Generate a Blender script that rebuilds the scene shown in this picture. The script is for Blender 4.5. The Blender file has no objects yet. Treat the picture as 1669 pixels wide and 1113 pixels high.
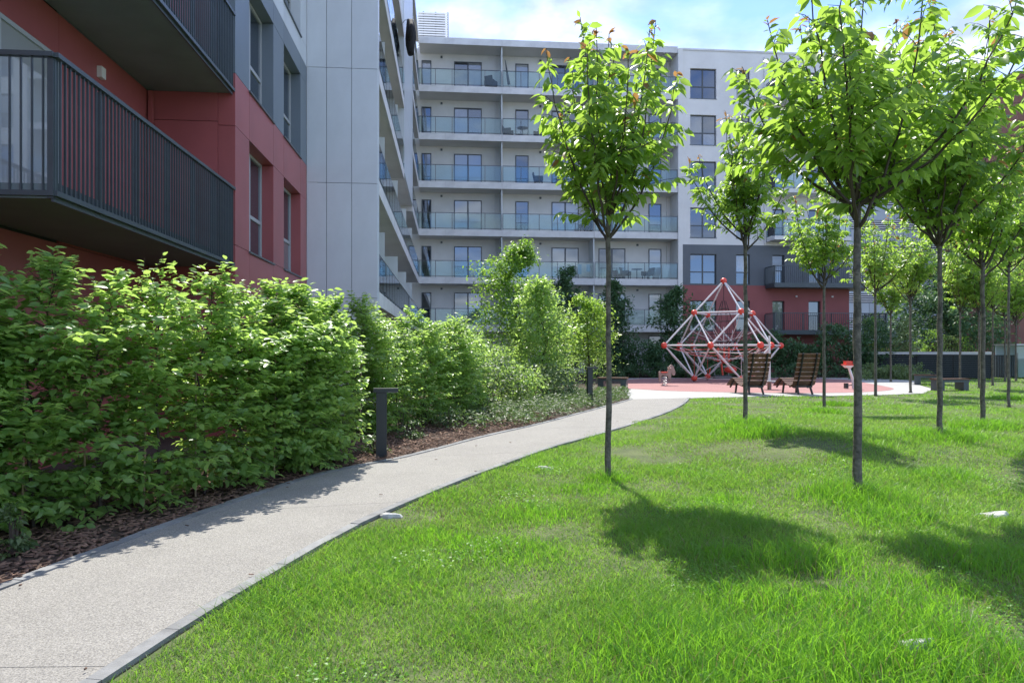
import bpy, math, random
import numpy as np
from mathutils import Vector

scene = bpy.context.scene
COL = scene.collection
R = math.radians

# ------------------------------------------------------------------ camera
F = 1150.0            # focal length in photo pixels (photo 1669 wide)
EYE = 1.5
cam = bpy.data.cameras.new('camera')
cam.sensor_width = 36.0
cam.lens = 36.0 * F / 1669.0
cam.shift_y = 14.0 / 1669.0
cam.clip_start = 0.05
cam.clip_end = 3000.0
cam_ob = bpy.data.objects.new('camera', cam)
cam_ob.location = (0, 0, EYE)
cam_ob.rotation_euler = (R(90), 0, 0)
COL.objects.link(cam_ob)
scene.camera = cam_ob

# ------------------------------------------------------------------ light
SUN_AZ, SUN_EL = R(-9.0), R(57.0)
scene.view_settings.view_transform = 'Standard'
scene.view_settings.look = 'None'
scene.view_settings.gamma = 1.0
scene.view_settings.use_curve_mapping = False
scene.view_settings.exposure = 1.95

world = bpy.data.worlds.new('World')
scene.world = world
world.use_nodes = True
nt = world.node_tree
nt.nodes.clear()
def wn(t, **kw):
    n = nt.nodes.new(t)
    for k, v in kw.items():
        setattr(n, k, v)
    return n
sky = wn('ShaderNodeTexSky', sky_type='NISHITA', sun_disc=False)
sky.sun_elevation = SUN_EL
sky.sun_rotation = SUN_AZ
sky.altitude = 100
sky.air_density = 1.0
sky.dust_density = 0.3
sky.ozone_density = 1.5
tc = wn('ShaderNodeTexCoord')
sep = wn('ShaderNodeSeparateXYZ')
nt.links.new(tc.outputs['Generated'], sep.inputs[0])
mx = wn('ShaderNodeMath', operation='MAXIMUM'); mx.inputs[1].default_value = 0.06
nt.links.new(sep.outputs['Z'], mx.inputs[0])
ad = wn('ShaderNodeMath', operation='ADD'); ad.inputs[1].default_value = 0.18
nt.links.new(mx.outputs[0], ad.inputs[0])
dx = wn('ShaderNodeMath', operation='DIVIDE'); dy = wn('ShaderNodeMath', operation='DIVIDE')
nt.links.new(sep.outputs['X'], dx.inputs[0]); nt.links.new(ad.outputs[0], dx.inputs[1])
nt.links.new(sep.outputs['Y'], dy.inputs[0]); nt.links.new(ad.outputs[0], dy.inputs[1])
cmb = wn('ShaderNodeCombineXYZ')
nt.links.new(dx.outputs[0], cmb.inputs[0]); nt.links.new(dy.outputs[0], cmb.inputs[1])
cmb.inputs[2].default_value = 0.0
cn = wn('ShaderNodeTexNoise')
cn.inputs['Scale'].default_value = 2.3
cn.inputs['Detail'].default_value = 7
cn.inputs['Roughness'].default_value = 0.52
cn.inputs['Distortion'].default_value = 0.35
mp = wn('ShaderNodeMapping'); mp.inputs['Location'].default_value = (0.55, 0.3, 0)
nt.links.new(cmb.outputs[0], mp.inputs[0]); nt.links.new(mp.outputs[0], cn.inputs['Vector'])
rmp = wn('ShaderNodeValToRGB')
rmp.color_ramp.elements[0].position = 0.40; rmp.color_ramp.elements[0].color = (0.06, 0.06, 0.06, 1)
rmp.color_ramp.elements[1].position = 0.60; rmp.color_ramp.elements[1].color = (0.85, 0.85, 0.85, 1)
nt.links.new(cn.outputs[0], rmp.inputs[0])
mix = wn('ShaderNodeMixRGB')
cn2 = wn('ShaderNodeTexNoise'); cn2.inputs['Scale'].default_value = 5.0; cn2.inputs['Detail'].default_value = 6
nt.links.new(mp.outputs[0], cn2.inputs['Vector'])
cr2 = wn('ShaderNodeValToRGB')
cr2.color_ramp.elements[0].position = 0.36; cr2.color_ramp.elements[0].color = (1.25, 1.42, 1.7, 1)
cr2.color_ramp.elements[1].position = 0.62; cr2.color_ramp.elements[1].color = (2.75, 2.9, 3.1, 1)
nt.links.new(cn2.outputs[0], cr2.inputs[0])
nt.links.new(cr2.outputs[0], mix.inputs['Color2'])
nt.links.new(rmp.outputs[0], mix.inputs['Fac'])
tint = wn('ShaderNodeMixRGB', blend_type='MULTIPLY'); tint.inputs['Fac'].default_value = 1.0
tint.inputs['Color2'].default_value = (0.335, 0.41, 0.62, 1)
nt.links.new(sky.outputs[0], tint.inputs['Color1'])
nt.links.new(tint.outputs[0], mix.inputs['Color1'])
bg = wn('ShaderNodeBackground'); bg.inputs['Strength'].default_value = 0.15
nt.links.new(mix.outputs[0], bg.inputs['Color'])
wo = wn('ShaderNodeOutputWorld')
nt.links.new(bg.outputs[0], wo.inputs['Surface'])

sun = bpy.data.lights.new('sun', 'SUN')
sun.energy = 2.1
sun.angle = R(0.55)
sun.color = (1.0, 0.95, 0.87)
sun_ob = bpy.data.objects.new('sun', sun)
sdir = Vector((math.sin(SUN_AZ) * math.cos(SUN_EL), math.cos(SUN_AZ) * math.cos(SUN_EL), math.sin(SUN_EL)))
sun_ob.rotation_euler = sdir.to_track_quat('Z', 'Y').to_euler()
sun_ob.location = (0, 0, 40)
COL.objects.link(sun_ob)

# ------------------------------------------------------------------ materials
MATS = {}
def mat(name, col, rough=0.6, metal=0.0, var=0.0, vscale=3.0, bump=0.0, bscale=60.0, col2=None, spec=0.5, detail=6, island=0.0, stain=0.0, sscale=0.9):
    m = bpy.data.materials.new(name)
    m.use_nodes = True
    t = m.node_tree
    b = t.nodes['Principled BSDF']
    b.inputs['Roughness'].default_value = rough
    b.inputs['Metallic'].default_value = metal
    b.inputs['Specular IOR Level'].default_value = spec
    b.inputs['Base Color'].default_value = (*col, 1)
    co = t.nodes.new('ShaderNodeTexCoord')
    src = None
    if var > 0 or col2:
        n = t.nodes.new('ShaderNodeTexNoise')
        n.inputs['Scale'].default_value = vscale
        n.inputs['Detail'].default_value = detail
        n.inputs['Roughness'].default_value = 0.6
        t.links.new(co.outputs['Object'], n.inputs['Vector'])
        r = t.nodes.new('ShaderNodeValToRGB')
        c2 = col2 if col2 else tuple(c * (1 - var) for c in col)
        c1 = col if col2 else tuple(min(1, c * (1 + var)) for c in col)
        r.color_ramp.elements[0].position = 0.35; r.color_ramp.elements[0].color = (*c2, 1)
        r.color_ramp.elements[1].position = 0.65; r.color_ramp.elements[1].color = (*c1, 1)
        t.links.new(n.outputs[0], r.inputs[0])
        src = r.outputs[0]
    if island > 0:
        g = t.nodes.new('ShaderNodeNewGeometry')
        oi = t.nodes.new('ShaderNodeObjectInfo')
        aa = t.nodes.new('ShaderNodeMath'); aa.operation = 'ADD'
        t.links.new(g.outputs['Random Per Island'], aa.inputs[0]); t.links.new(oi.outputs['Random'], aa.inputs[1])
        fr = t.nodes.new('ShaderNodeMath'); fr.operation = 'FRACT'; t.links.new(aa.outputs[0], fr.inputs[0])
        mr = t.nodes.new('ShaderNodeMapRange')
        mr.inputs['To Min'].default_value = 1 - island; mr.inputs['To Max'].default_value = 1 + island
        t.links.new(fr.outputs[0], mr.inputs[0])
        vm = t.nodes.new('ShaderNodeMixRGB'); vm.blend_type = 'MULTIPLY'; vm.inputs['Fac'].default_value = 1
        if src: t.links.new(src, vm.inputs['Color1'])
        else: vm.inputs['Color1'].default_value = (*col, 1)
        t.links.new(mr.outputs[0], vm.inputs['Color2'])
        src = vm.outputs[0]
    if stain > 0:
        n3 = t.nodes.new('ShaderNodeTexNoise'); n3.inputs['Scale'].default_value = sscale; n3.inputs['Detail'].default_value = 8
        n3.inputs['Roughness'].default_value = 0.65
        t.links.new(co.outputs['Object'], n3.inputs['Vector'])
        m3 = t.nodes.new('ShaderNodeMapRange'); m3.inputs['From Min'].default_value = .32; m3.inputs['From Max'].default_value = .58
        m3.inputs['To Min'].default_value = 1-stain; m3.inputs['To Max'].default_value = 1.0
        t.links.new(n3.outputs[0], m3.inputs[0])
        v3 = t.nodes.new('ShaderNodeMixRGB'); v3.blend_type = 'MULTIPLY'; v3.inputs['Fac'].default_value = 1
        if src: t.links.new(src, v3.inputs['Color1'])
        else: v3.inputs['Color1'].default_value = (*col, 1)
        t.links.new(m3.outputs[0], v3.inputs['Color2'])
        src = v3.outputs[0]
    if src: t.links.new(src, b.inputs['Base Color'])
    if bump > 0:
        n2 = t.nodes.new('ShaderNodeTexNoise')
        n2.inputs['Scale'].default_value = bscale
        n2.inputs['Detail'].default_value = 4
        t.links.new(co.outputs['Object'], n2.inputs['Vector'])
        bp = t.nodes.new('ShaderNodeBump')
        bp.inputs['Strength'].default_value = bump
        bp.inputs['Distance'].default_value = 0.02
        t.links.new(n2.outputs[0], bp.inputs['Height'])
        t.links.new(bp.outputs[0], b.inputs['Normal'])
    MATS[name] = m
    return m

def leafmat(name, c1, c2, trans, tfac=0.42, rough=0.4, nscale=1.5, spec=0.5):
    """foliage: per-leaf colour between c1 and c2, thin translucent blade"""
    m = bpy.data.materials.new(name)
    m.use_nodes = True
    t = m.node_tree
    b = t.nodes['Principled BSDF']
    out = t.nodes['Material Output']
    g = t.nodes.new('ShaderNodeNewGeometry')
    co = t.nodes.new('ShaderNodeTexCoord')
    n = t.nodes.new('ShaderNodeTexNoise'); n.inputs['Scale'].default_value = nscale; n.inputs['Detail'].default_value = 3
    t.links.new(co.outputs['Object'], n.inputs['Vector'])
    a = t.nodes.new('ShaderNodeMath'); a.operation = 'MULTIPLY_ADD'
    a.inputs[1].default_value = 0.6; a.inputs[2].default_value = 0.0
    t.links.new(g.outputs['Random Per Island'], a.inputs[0])
    s = t.nodes.new('ShaderNodeMath'); s.operation = 'MULTIPLY_ADD'; s.inputs[1].default_value = 1.3; s.inputs[2].default_value = -0.45
    t.links.new(n.outputs[0], s.inputs[0])
    s2 = t.nodes.new('ShaderNodeMath'); s2.operation = 'ADD'; s2.use_clamp = True
    t.links.new(a.outputs[0], s2.inputs[0]); t.links.new(s.outputs[0], s2.inputs[1])
    mc = t.nodes.new('ShaderNodeMixRGB')
    mc.inputs['Color1'].default_value = (*c1, 1); mc.inputs['Color2'].default_value = (*c2, 1)
    t.links.new(s2.outputs[0], mc.inputs['Fac'])
    t.links.new(mc.outputs[0], b.inputs['Base Color'])
    b.inputs['Roughness'].default_value = rough
    b.inputs['Specular IOR Level'].default_value = spec
    tr = t.nodes.new('ShaderNodeBsdfTranslucent')
    mt = t.nodes.new('ShaderNodeMixRGB')
    mt.inputs['Color1'].default_value = (*[x * 0.75 for x in trans], 1); mt.inputs['Color2'].default_value = (*trans, 1)
    t.links.new(s2.outputs[0], mt.inputs['Fac'])
    t.links.new(mt.outputs[0], tr.inputs['Color'])
    ms = t.nodes.new('ShaderNodeMixShader'); ms.inputs['Fac'].default_value = tfac
    t.links.new(b.outputs[0], ms.inputs[1]); t.links.new(tr.outputs[0], ms.inputs[2])
    t.links.new(ms.outputs[0], out.inputs['Surface'])
    MATS[name] = m
    return m

def glassmat(name, tint, refl, diff=None, rough=0.02):
    """clear sheet glass (transparent + mirror); with diff: opaque backing seen behind the mirror"""
    m = bpy.data.materials.new(name)
    m.use_nodes = True
    t = m.node_tree
    t.nodes.remove(t.nodes['Principled BSDF'])
    out = t.nodes['Material Output']
    gl = t.nodes.new('ShaderNodeBsdfGlossy'); gl.inputs['Roughness'].default_value = rough
    gl.inputs['Color'].default_value = (0.9, 0.95, 1, 1)
    if diff is None:
        base = t.nodes.new('ShaderNodeBsdfTransparent'); base.inputs['Color'].default_value = (*tint, 1)
    else:
        base = t.nodes.new('ShaderNodeBsdfDiffuse')
        co = t.nodes.new('ShaderNodeTexCoord'); oi = t.nodes.new('ShaderNodeObjectInfo')
        n = t.nodes.new('ShaderNodeTexWave'); n.inputs['Scale'].default_value = 4.0; n.inputs['Distortion'].default_value = 1.5
        n.bands_direction = 'X'
        t.links.new(co.outputs['Object'], n.inputs['Vector'])
        gtm = t.nodes.new('ShaderNodeMath'); gtm.operation = 'GREATER_THAN'; gtm.inputs[1].default_value = 0.75
        t.links.new(oi.outputs['Random'], gtm.inputs[0])
        ml = t.nodes.new('ShaderNodeMath'); ml.operation = 'MULTIPLY'
        mr = t.nodes.new('ShaderNodeMapRange'); mr.inputs['To Min'].default_value = 0.35; mr.inputs['To Max'].default_value = 0.9
        t.links.new(n.outputs['Fac'], mr.inputs[0])
        t.links.new(mr.outputs[0], ml.inputs[0]); t.links.new(gtm.outputs[0], ml.inputs[1])
        mc = t.nodes.new('ShaderNodeMixRGB')
        mc.inputs['Color1'].default_value = (*diff, 1); mc.inputs['Color2'].default_value = (0.30, 0.31, 0.31, 1)
        t.links.new(ml.outputs[0], mc.inputs['Fac'])
        t.links.new(mc.outputs[0], base.inputs['Color'])
    fr = t.nodes.new('ShaderNodeFresnel'); fr.inputs['IOR'].default_value = 1.5
    ad = t.nodes.new('ShaderNodeMath'); ad.operation = 'ADD'; ad.inputs[1].default_value = refl; ad.use_clamp = True
    t.links.new(fr.outputs[0], ad.inputs[0])
    ms = t.nodes.new('ShaderNodeMixShader')
    t.links.new(ad.outputs[0], ms.inputs['Fac'])
    t.links.new(base.outputs[0], ms.inputs[1]); t.links.new(gl.outputs[0], ms.inputs[2])
    t.links.new(ms.outputs[0], out.inputs['Surface'])
    MATS[name] = m
    return m

mat('white_render', (0.76, 0.75, 0.72), 0.85, stain=0.10, sscale=0.5, var=0.04, vscale=0.6, bump=0.15, bscale=160)
mat('white_panel', (0.62, 0.66, 0.69), 0.35, var=0.03, vscale=0.5, island=0.03, stain=0.07, sscale=1.2)
mat('grey_panel', (0.155, 0.19, 0.22), 0.4, var=0.05, vscale=0.6, island=0.05)
mat('red_panel', (0.36, 0.095, 0.095), 0.38, var=0.05, vscale=0.6, island=0.05, stain=0.10, sscale=1.4)
mat('red_render', (0.33, 0.105, 0.10), 0.8, var=0.07, vscale=0.7, bump=0.1, bscale=160)
mat('grey_render', (0.135, 0.15, 0.165), 0.8, var=0.06, vscale=0.7, bump=0.1, bscale=160)
mat('shadow_gap', (0.02, 0.022, 0.025), 0.8)
mat('soffit_dark', (0.15, 0.19, 0.195), 0.6, var=0.1, vscale=1.5)
mat('anthracite', (0.058, 0.076, 0.084), 0.38, var=0.1, vscale=4)
mat('rail_metal', (0.10, 0.12, 0.13), 0.35, metal=0.4)
mat('light_metal', (0.42, 0.44, 0.45), 0.35, metal=0.6)
mat('concrete_fascia', (0.70, 0.70, 0.69), 0.7, stain=0.16, sscale=1.3, var=0.05, vscale=1.2, bump=0.1, bscale=90)
mat('soffit_light', (0.60, 0.59, 0.56), 0.85, var=0.05, vscale=1.0)
mat('frame_dark', (0.07, 0.08, 0.085), 0.4)
mat('frame_light', (0.40, 0.42, 0.43), 0.4)
mat('frosted', (0.62, 0.66, 0.66), 0.35, var=0.02)
glassmat('window_glass', (1, 1, 1), 0.13, diff=(0.025, 0.032, 0.038))
glassmat('lightened_glass', (1, 1, 1), 0.10, diff=(0.36, 0.37, 0.37))  # diffuse base lightened in place of the opposite building's reflection in the loggia doors
glassmat('sheet_glass', (0.84, 0.92, 0.90), 0.0)
mat('aggregate', (0.345, 0.332, 0.298), 0.85, col2=(0.155, 0.149, 0.136), vscale=105, bump=0.5, bscale=130, detail=3, stain=0.12, sscale=1.1)
mat('kerb_concrete', (0.21, 0.215, 0.213), 0.85, var=0.13, vscale=9, bump=0.25, bscale=90, island=0.12, stain=0.35, sscale=2.5)
mat('pale_paving', (0.34, 0.34, 0.32), 0.85, var=0.08, vscale=2.5, bump=0.2, bscale=80)
mat('rubber', (0.33, 0.165, 0.155), 0.9, var=0.12, vscale=60, bump=0.3, bscale=120, detail=3, stain=0.18, sscale=0.8)
mat('mulch', (0.085, 0.052, 0.035), 0.95, col2=(0.03, 0.02, 0.014), vscale=14, bump=1.0, bscale=30)
mat('bark_chip', (0.15, 0.09, 0.06), 0.9, var=0.4, vscale=20, island=0.5)
mat('lawn_base', (0.11, 0.135, 0.045), 0.95, col2=(0.05, 0.075, 0.022), vscale=2.2, bump=0.8, bscale=25)
mat('soil', (0.10, 0.085, 0.06), 0.95, var=0.2, vscale=3)
mat('tree_bark', (0.17, 0.155, 0.12), 0.85, col2=(0.06, 0.056, 0.045), vscale=18, bump=0.7, bscale=45)
mat('twig', (0.06, 0.045, 0.032), 0.7)
mat('bamboo', (0.30, 0.215, 0.125), 0.65, var=0.2, vscale=9)
mat('dark_bark', (0.045, 0.038, 0.03), 0.9, var=0.3, vscale=8, bump=0.6, bscale=30)
mat('red_plastic', (0.70, 0.075, 0.045), 0.35, var=0.06, vscale=4)
mat('white_tube', (0.72, 0.70, 0.69), 0.3, var=0.05, vscale=3)
mat('pale_rope', (0.62, 0.55, 0.52), 0.8)
mat('red_rope', (0.55, 0.07, 0.06), 0.7)
mat('black_rope', (0.025, 0.022, 0.022), 0.8)
mat('bench_wood', (0.12, 0.052, 0.021), 0.5, col2=(0.065, 0.027, 0.011), vscale=7, island=0.18)
mat('grey_wood', (0.30, 0.225, 0.185), 0.6, var=0.15, vscale=6)
mat('black_metal', (0.014, 0.016, 0.017), 0.4)
mat('spring_steel', (0.45, 0.45, 0.46), 0.35, metal=0.8)
mat('stone', (0.45, 0.45, 0.42), 0.85, var=0.2, vscale=9, bump=0.4, bscale=40)
mat('garage_panel', (0.47, 0.54, 0.59), 0.45, var=0.04, vscale=0.4, island=0.05)
mat('garage_slat', (0.74, 0.76, 0.77), 0.4)
mat('brown_brick', (0.20, 0.095, 0.07), 0.85, var=0.12, vscale=1.0)
mat('wicker', (0.075, 0.07, 0.065), 0.7, var=0.2, vscale=30)
mat('pale_fabric', (0.55, 0.56, 0.58), 0.9)
mat('blue_fabric', (0.30, 0.45, 0.62), 0.9)
mat('black_cloth', (0.012, 0.012, 0.014), 0.85)
mat('lamp_white', (0.72, 0.70, 0.66), 0.4)

leafmat('cherry_leaf', (0.070, 0.165, 0.042), (0.15, 0.26, 0.06), (0.50, 0.76, 0.10), 0.52, 0.34, 1.6)
leafmat('cherry_young', (0.20, 0.09, 0.035), (0.26, 0.15, 0.045), (0.55, 0.30, 0.10), 0.45, 0.35)
leafmat('hornbeam_leaf', (0.11, 0.235, 0.07), (0.24, 0.37, 0.12), (0.56, 0.82, 0.17), 0.52, 0.36, 2.0)
leafmat('birch_leaf', (0.085, 0.19, 0.035), (0.155, 0.28, 0.055), (0.42, 0.70, 0.08), 0.45, 0.4, 1.5)
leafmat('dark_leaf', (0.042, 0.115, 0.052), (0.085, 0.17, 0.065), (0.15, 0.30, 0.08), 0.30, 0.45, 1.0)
leafmat('pale_leaf', (0.12, 0.19, 0.07), (0.22, 0.29, 0.12), (0.32, 0.45, 0.12), 0.35, 0.45, 2.0)
leafmat('cover_leaf', (0.055, 0.105, 0.038), (0.12, 0.17, 0.06), (0.16, 0.28, 0.06), 0.3, 0.5, 3.0)
leafmat('grass_blade', (0.080, 0.20, 0.028), (0.235, 0.36, 0.08), (0.40, 0.70, 0.08), 0.42, 0.45, 2.2, 0.35)
leafmat('tall_grass', (0.070, 0.21, 0.02), (0.14, 0.30, 0.03), (0.34, 0.72, 0.045), 0.45, 0.42, 1.2, 0.4)
leafmat('dry_grass', (0.20, 0.19, 0.08), (0.30, 0.26, 0.13), (0.32, 0.30, 0.10), 0.3, 0.6, 1.2, 0.3)
M = MATS

# ------------------------------------------------------------------ helpers
class MB:
    def __init__(s): s.v = []; s.f = []
    def box(s, x0, x1, y0, y1, z0, z1):
        b = len(s.v)
        s.v += [(x0,y0,z0),(x1,y0,z0),(x1,y1,z0),(x0,y1,z0),(x0,y0,z1),(x1,y0,z1),(x1,y1,z1),(x0,y1,z1)]
        for q in ((3,2,1,0),(4,5,6,7),(0,1,5,4),(1,2,6,5),(2,3,7,6),(3,0,4,7)):
            s.f.append(tuple(b+i for i in q))
        return s
    def prism(s, pts, z0, z1):
        b = len(s.v); n = len(pts)
        s.v += [(p[0],p[1],z0) for p in pts] + [(p[0],p[1],z1) for p in pts]
        s.f.append(tuple(b+n-1-i for i in range(n))); s.f.append(tuple(b+n+i for i in range(n)))
        for i in range(n):
            j = (i+1) % n
            s.f.append((b+i, b+j, b+n+j, b+n+i))
        return s
    def hexa(s, p8):
        b = len(s.v); s.v += [tuple(p) for p in p8]
        for q in ((3,2,1,0),(4,5,6,7),(0,1,5,4),(1,2,6,5),(2,3,7,6),(3,0,4,7)):
            s.f.append(tuple(b+i for i in q))
        return s
    def tube(s, pts, rads, n=8, cap=True):
        pts = [Vector(p) for p in pts]
        rings = []
        for i, p in enumerate(pts):
            if i == 0: d = pts[1]-pts[0]
            elif i == len(pts)-1: d = pts[-1]-pts[-2]
            else: d = pts[i+1]-pts[i-1]
            d.normalize()
            ref = Vector((1,0,0)) if abs(d.x) < 0.8 else Vector((0,1,0))
            a = d.cross(ref).normalized(); c = d.cross(a)
            r = rads[i] if hasattr(rads, '__len__') else rads
            b = len(s.v)
            for k in range(n):
                th = 2*math.pi*k/n
                s.v.append(tuple(p + a*(r*math.cos(th)) + c*(r*math.sin(th))))
            rings.append(b)
        for i in range(len(rings)-1):
            a0, b0 = rings[i], rings[i+1]
            for k in range(n):
                s.f.append((a0+k, a0+(k+1)%n, b0+(k+1)%n, b0+k))
        if cap:
            s.f.append(tuple(rings[0]+n-1-k for k in range(n)))
            s.f.append(tuple(rings[-1]+k for k in range(n)))
        return s
    def ball(s, c, r, nu=14, nv=9, squash=1.0):
        b = len(s.v)
        s.v.append((c[0],c[1],c[2]+r*squash))
        for j in range(1, nv):
            ph = math.pi*j/nv
            for k in range(nu):
                th = 2*math.pi*k/nu
                s.v.append((c[0]+r*math.sin(ph)*math.cos(th), c[1]+r*math.sin(ph)*math.sin(th), c[2]+r*squash*math.cos(ph)))
        s.v.append((c[0],c[1],c[2]-r*squash))
        for k in range(nu): s.f.append((b, b+1+k, b+1+(k+1)%nu))
        for j in range(nv-2):
            for k in range(nu):
                s.f.append((b+1+j*nu+k, b+1+(j+1)*nu+k, b+1+(j+1)*nu+(k+1)%nu, b+1+j*nu+(k+1)%nu))
        e = len(s.v)-1
        for k in range(nu): s.f.append((e, b+1+(nv-2)*nu+(k+1)%nu, b+1+(nv-2)*nu+k))
        return s
    def mesh(s, name, m, smooth=False):
        me = bpy.data.meshes.new(name)
        me.from_pydata(s.v, [], s.f)
        me.materials.append(m if not isinstance(m, str) else M[m])
        if smooth: me.polygons.foreach_set('use_smooth', [True]*len(me.polygons))
        me.update()
        return me
    def build(s, name, m, parent=None, loc=(0,0,0), rotz=0.0, smooth=False):
        return link(name, s.mesh(name, m, smooth), parent, loc, rotz)

def link(name, me, parent=None, loc=(0,0,0), rotz=0.0):
    o = bpy.data.objects.new(name, me)
    o.location = loc
    if rotz: o.rotation_euler = (0,0,rotz)
    o.parent = parent
    COL.objects.link(o)
    return o

CACHE = {}
def pbox(name, parent, m, x0, x1, y0, y1, z0, z1):
    """one box piece, mesh data shared between equal sizes; origin at its min corner"""
    k = (round(x1-x0,4), round(y1-y0,4), round(z1-z0,4), m)
    if k not in CACHE:
        CACHE[k] = MB().box(0, x1-x0, 0, y1-y0, 0, z1-z0).mesh(name, m)
    return link(name, CACHE[k], parent, (x0, y0, z0))

def thing(name, label, cat, loc=(0,0,0), rotz=0.0, group=None):
    o = bpy.data.objects.new(name, None)
    o.empty_display_size = 0.3
    o.location = loc; o.rotation_euler = (0,0,rotz)
    COL.objects.link(o)
    return tag(o, label, cat, group)
def tag(o, label=None, cat=None, group=None, kind=None):
    if label: o['label'] = label
    if cat: o['category'] = cat
    if group: o['group'] = group
    if kind: o['kind'] = kind
    return o
def copy_tree(o, parent=None):
    c = o.copy(); COL.objects.link(c); c.parent = parent
    for ch in list(o.children): copy_tree(ch, c)
    return c

# ground relief of the lawn (a low mound among the trees)
def smooth(a, b, x):
    t = np.clip((x-a)/(b-a), 0, 1)
    return t*t*(3-2*t)
def hgt(x, y):
    x = np.asarray(x, float); y = np.asarray(y, float)
    m = 0.30*smooth(1.6, 4.2, x - 0.06*(y-10))*np.exp(-((y-11.0)/3.0)**2)
    w = smooth(0.4, 1.6, x - 0.05*y + 0.6*0)  # keep the strip along the path flat
    r = 0.022*np.sin(1.7*x+0.4*y)*np.sin(1.3*y-0.5*x) + 0.015*np.sin(3.1*x-1.2)*np.sin(2.7*y+0.7)
    return m + r*w*np.exp(-np.maximum(y-14, 0)/6)
def H(x, y): return float(hgt(x, y))
def G(px, py, h=0.0):
    """ground point seen at a photo pixel"""
    d = F*(EYE-h)/(py-570.0)
    return ((px-834.5)*d/F, d)
def GL(px, py):
    h = 0.0
    for _ in range(12):
        x, y = G(px, py, h); h = 0.5*h + 0.5*H(x, y)
    return (x, y, H(x, y))

# buildings share one axis frame, turned a little from the view axis
AL = math.atan(0.0896)
CA, SA = math.cos(AL), math.sin(AL)
def UV(u, v, z=0.0): return (u*CA - v*SA, u*SA + v*CA, z)
def pu(px, v):
    t = (px-834.5)/F
    return (v*SA + t*v*CA)/(CA - t*SA)
def pz(py, u, v):
    return EYE + (570.0-py)*(u*SA+v*CA)/F

def numesh(name, V, T, mats, midx=None, smooth_=False):
    """mesh from numpy vertices and triangles"""
    me = bpy.data.meshes.new(name)
    nv, nf = len(V), len(T)
    me.vertices.add(nv); me.vertices.foreach_set('co', np.ascontiguousarray(V, dtype=np.float32).ravel())
    me.loops.add(nf*3); me.loops.foreach_set('vertex_index', np.ascontiguousarray(T, dtype=np.int32).ravel())
    me.polygons.add(nf); me.polygons.foreach_set('loop_start', np.arange(0, nf*3, 3, dtype=np.int32))
    for m in mats: me.materials.append(M[m])
    if midx is not None: me.polygons.foreach_set('material_index', np.ascontiguousarray(midx, dtype=np.int32))
    if smooth_: me.polygons.foreach_set('use_smooth', np.ones(nf, dtype=bool))
    me.update(calc_edges=True)
    return me

def norm(a): return a/np.maximum(np.linalg.norm(a, axis=1, keepdims=True), 1e-9)

def leaf_mesh(name, P, D, N, L, W, mats, lm=None, fine=True, droop=0.25, fold=0.18):
    """leaves: base point, direction, face normal, length, width"""
    n = len(P)
    D = norm(D); S = norm(np.cross(D, N)); N = np.cross(S, D)
    L = L[:, None]; W = W[:, None]
    def at(t, w, u): return P + D*(L*t) + S*(W*w) + N*(u*W) - N*(droop*L*t*t)
    if fine:
        V = np.stack([at(0,0,0), at(.28,.42,fold), at(.62,.40,fold), at(1,0,0), at(.62,-.40,fold), at(.28,-.42,fold), at(.28,0,0), at(.62,0,0)], 1)
        tri = np.array([[0,6,1],[0,5,6],[6,7,2],[6,2,1],[5,4,7],[5,7,6],[7,3,2],[7,4,3]])
    else:
        V = np.stack([at(0,0,0), at(.45,.5,fold), at(1,0,0), at(.45,-.5,fold)], 1)
        tri = np.array([[0,2,1],[0,3,2]])
    k = V.shape[1]
    T = (tri[None] + (np.arange(n)*k)[:, None, None]).reshape(-1, 3)
    mi = None if lm is None else np.repeat(lm, len(tri))
    return numesh(name, V.reshape(-1, 3), T, mats, mi)

def inside(poly, x, y):
    poly = np.asarray(poly); n = len(poly); r = np.zeros(len(x), bool)
    j = n-1
    for i in range(n):
        xi, yi = poly[i]; xj, yj = poly[j]
        c = ((yi > y) != (yj > y)) & (x < (xj-xi)*(y-yi)/(yj-yi+1e-12)+xi)
        r ^= c; j = i
    return r

def resample(pts, step):
    pts = np.array(pts, float)
    d = np.r_[0, np.cumsum(np.linalg.norm(np.diff(pts, axis=0), axis=1))]
    s = np.linspace(0, d[-1], max(2, int(round(d[-1]/step))+1))
    return np.stack([np.interp(s, d, pts[:,0]), np.interp(s, d, pts[:,1])], 1)
def chaikin(pts, it=2):
    p = np.array(pts, float)
    for _ in range(it):
        a = p[:-1]*.75+p[1:]*.25; b = p[:-1]*.25+p[1:]*.75
        q = np.empty((2*len(a), 2)); q[0::2] = a; q[1::2] = b
        p = np.vstack([p[:1], q, p[-1:]])
    return p

# ------------------------------------------------------------------ ground, path, plaza
o = MB().box(-400, 400, -60, 900, -0.5, -0.12).build('ground', 'soil'); tag(o, kind='structure')

left_px = [(-150,1020),(0,958),(164,896),(242,866),(367,823),(431,801),(509,775.5),(569,762.5),(621,754),(697,736),(784,712),(868,694),(946,673),(1003,658),(1027,651)]
right_px = [(120,1150),(175,1112),(254,1058),(336,1006),(401,965),(470,924),(535,885),(617,842),(760,781),(823,759),(900,730),(978,709),(1043,689),(1090,673),(1116,659),(1125,649)]
LE = [(-4.9,1.0),(-4.45,3.2)] + [G(*p) for p in left_px]
RE = [(-2.35,0.9)] + [G(*p) for p in right_px]
LE = chaikin(LE, 2); RE = chaikin(RE, 2)
path_poly = np.vstack([LE, RE[::-1]])

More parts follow.
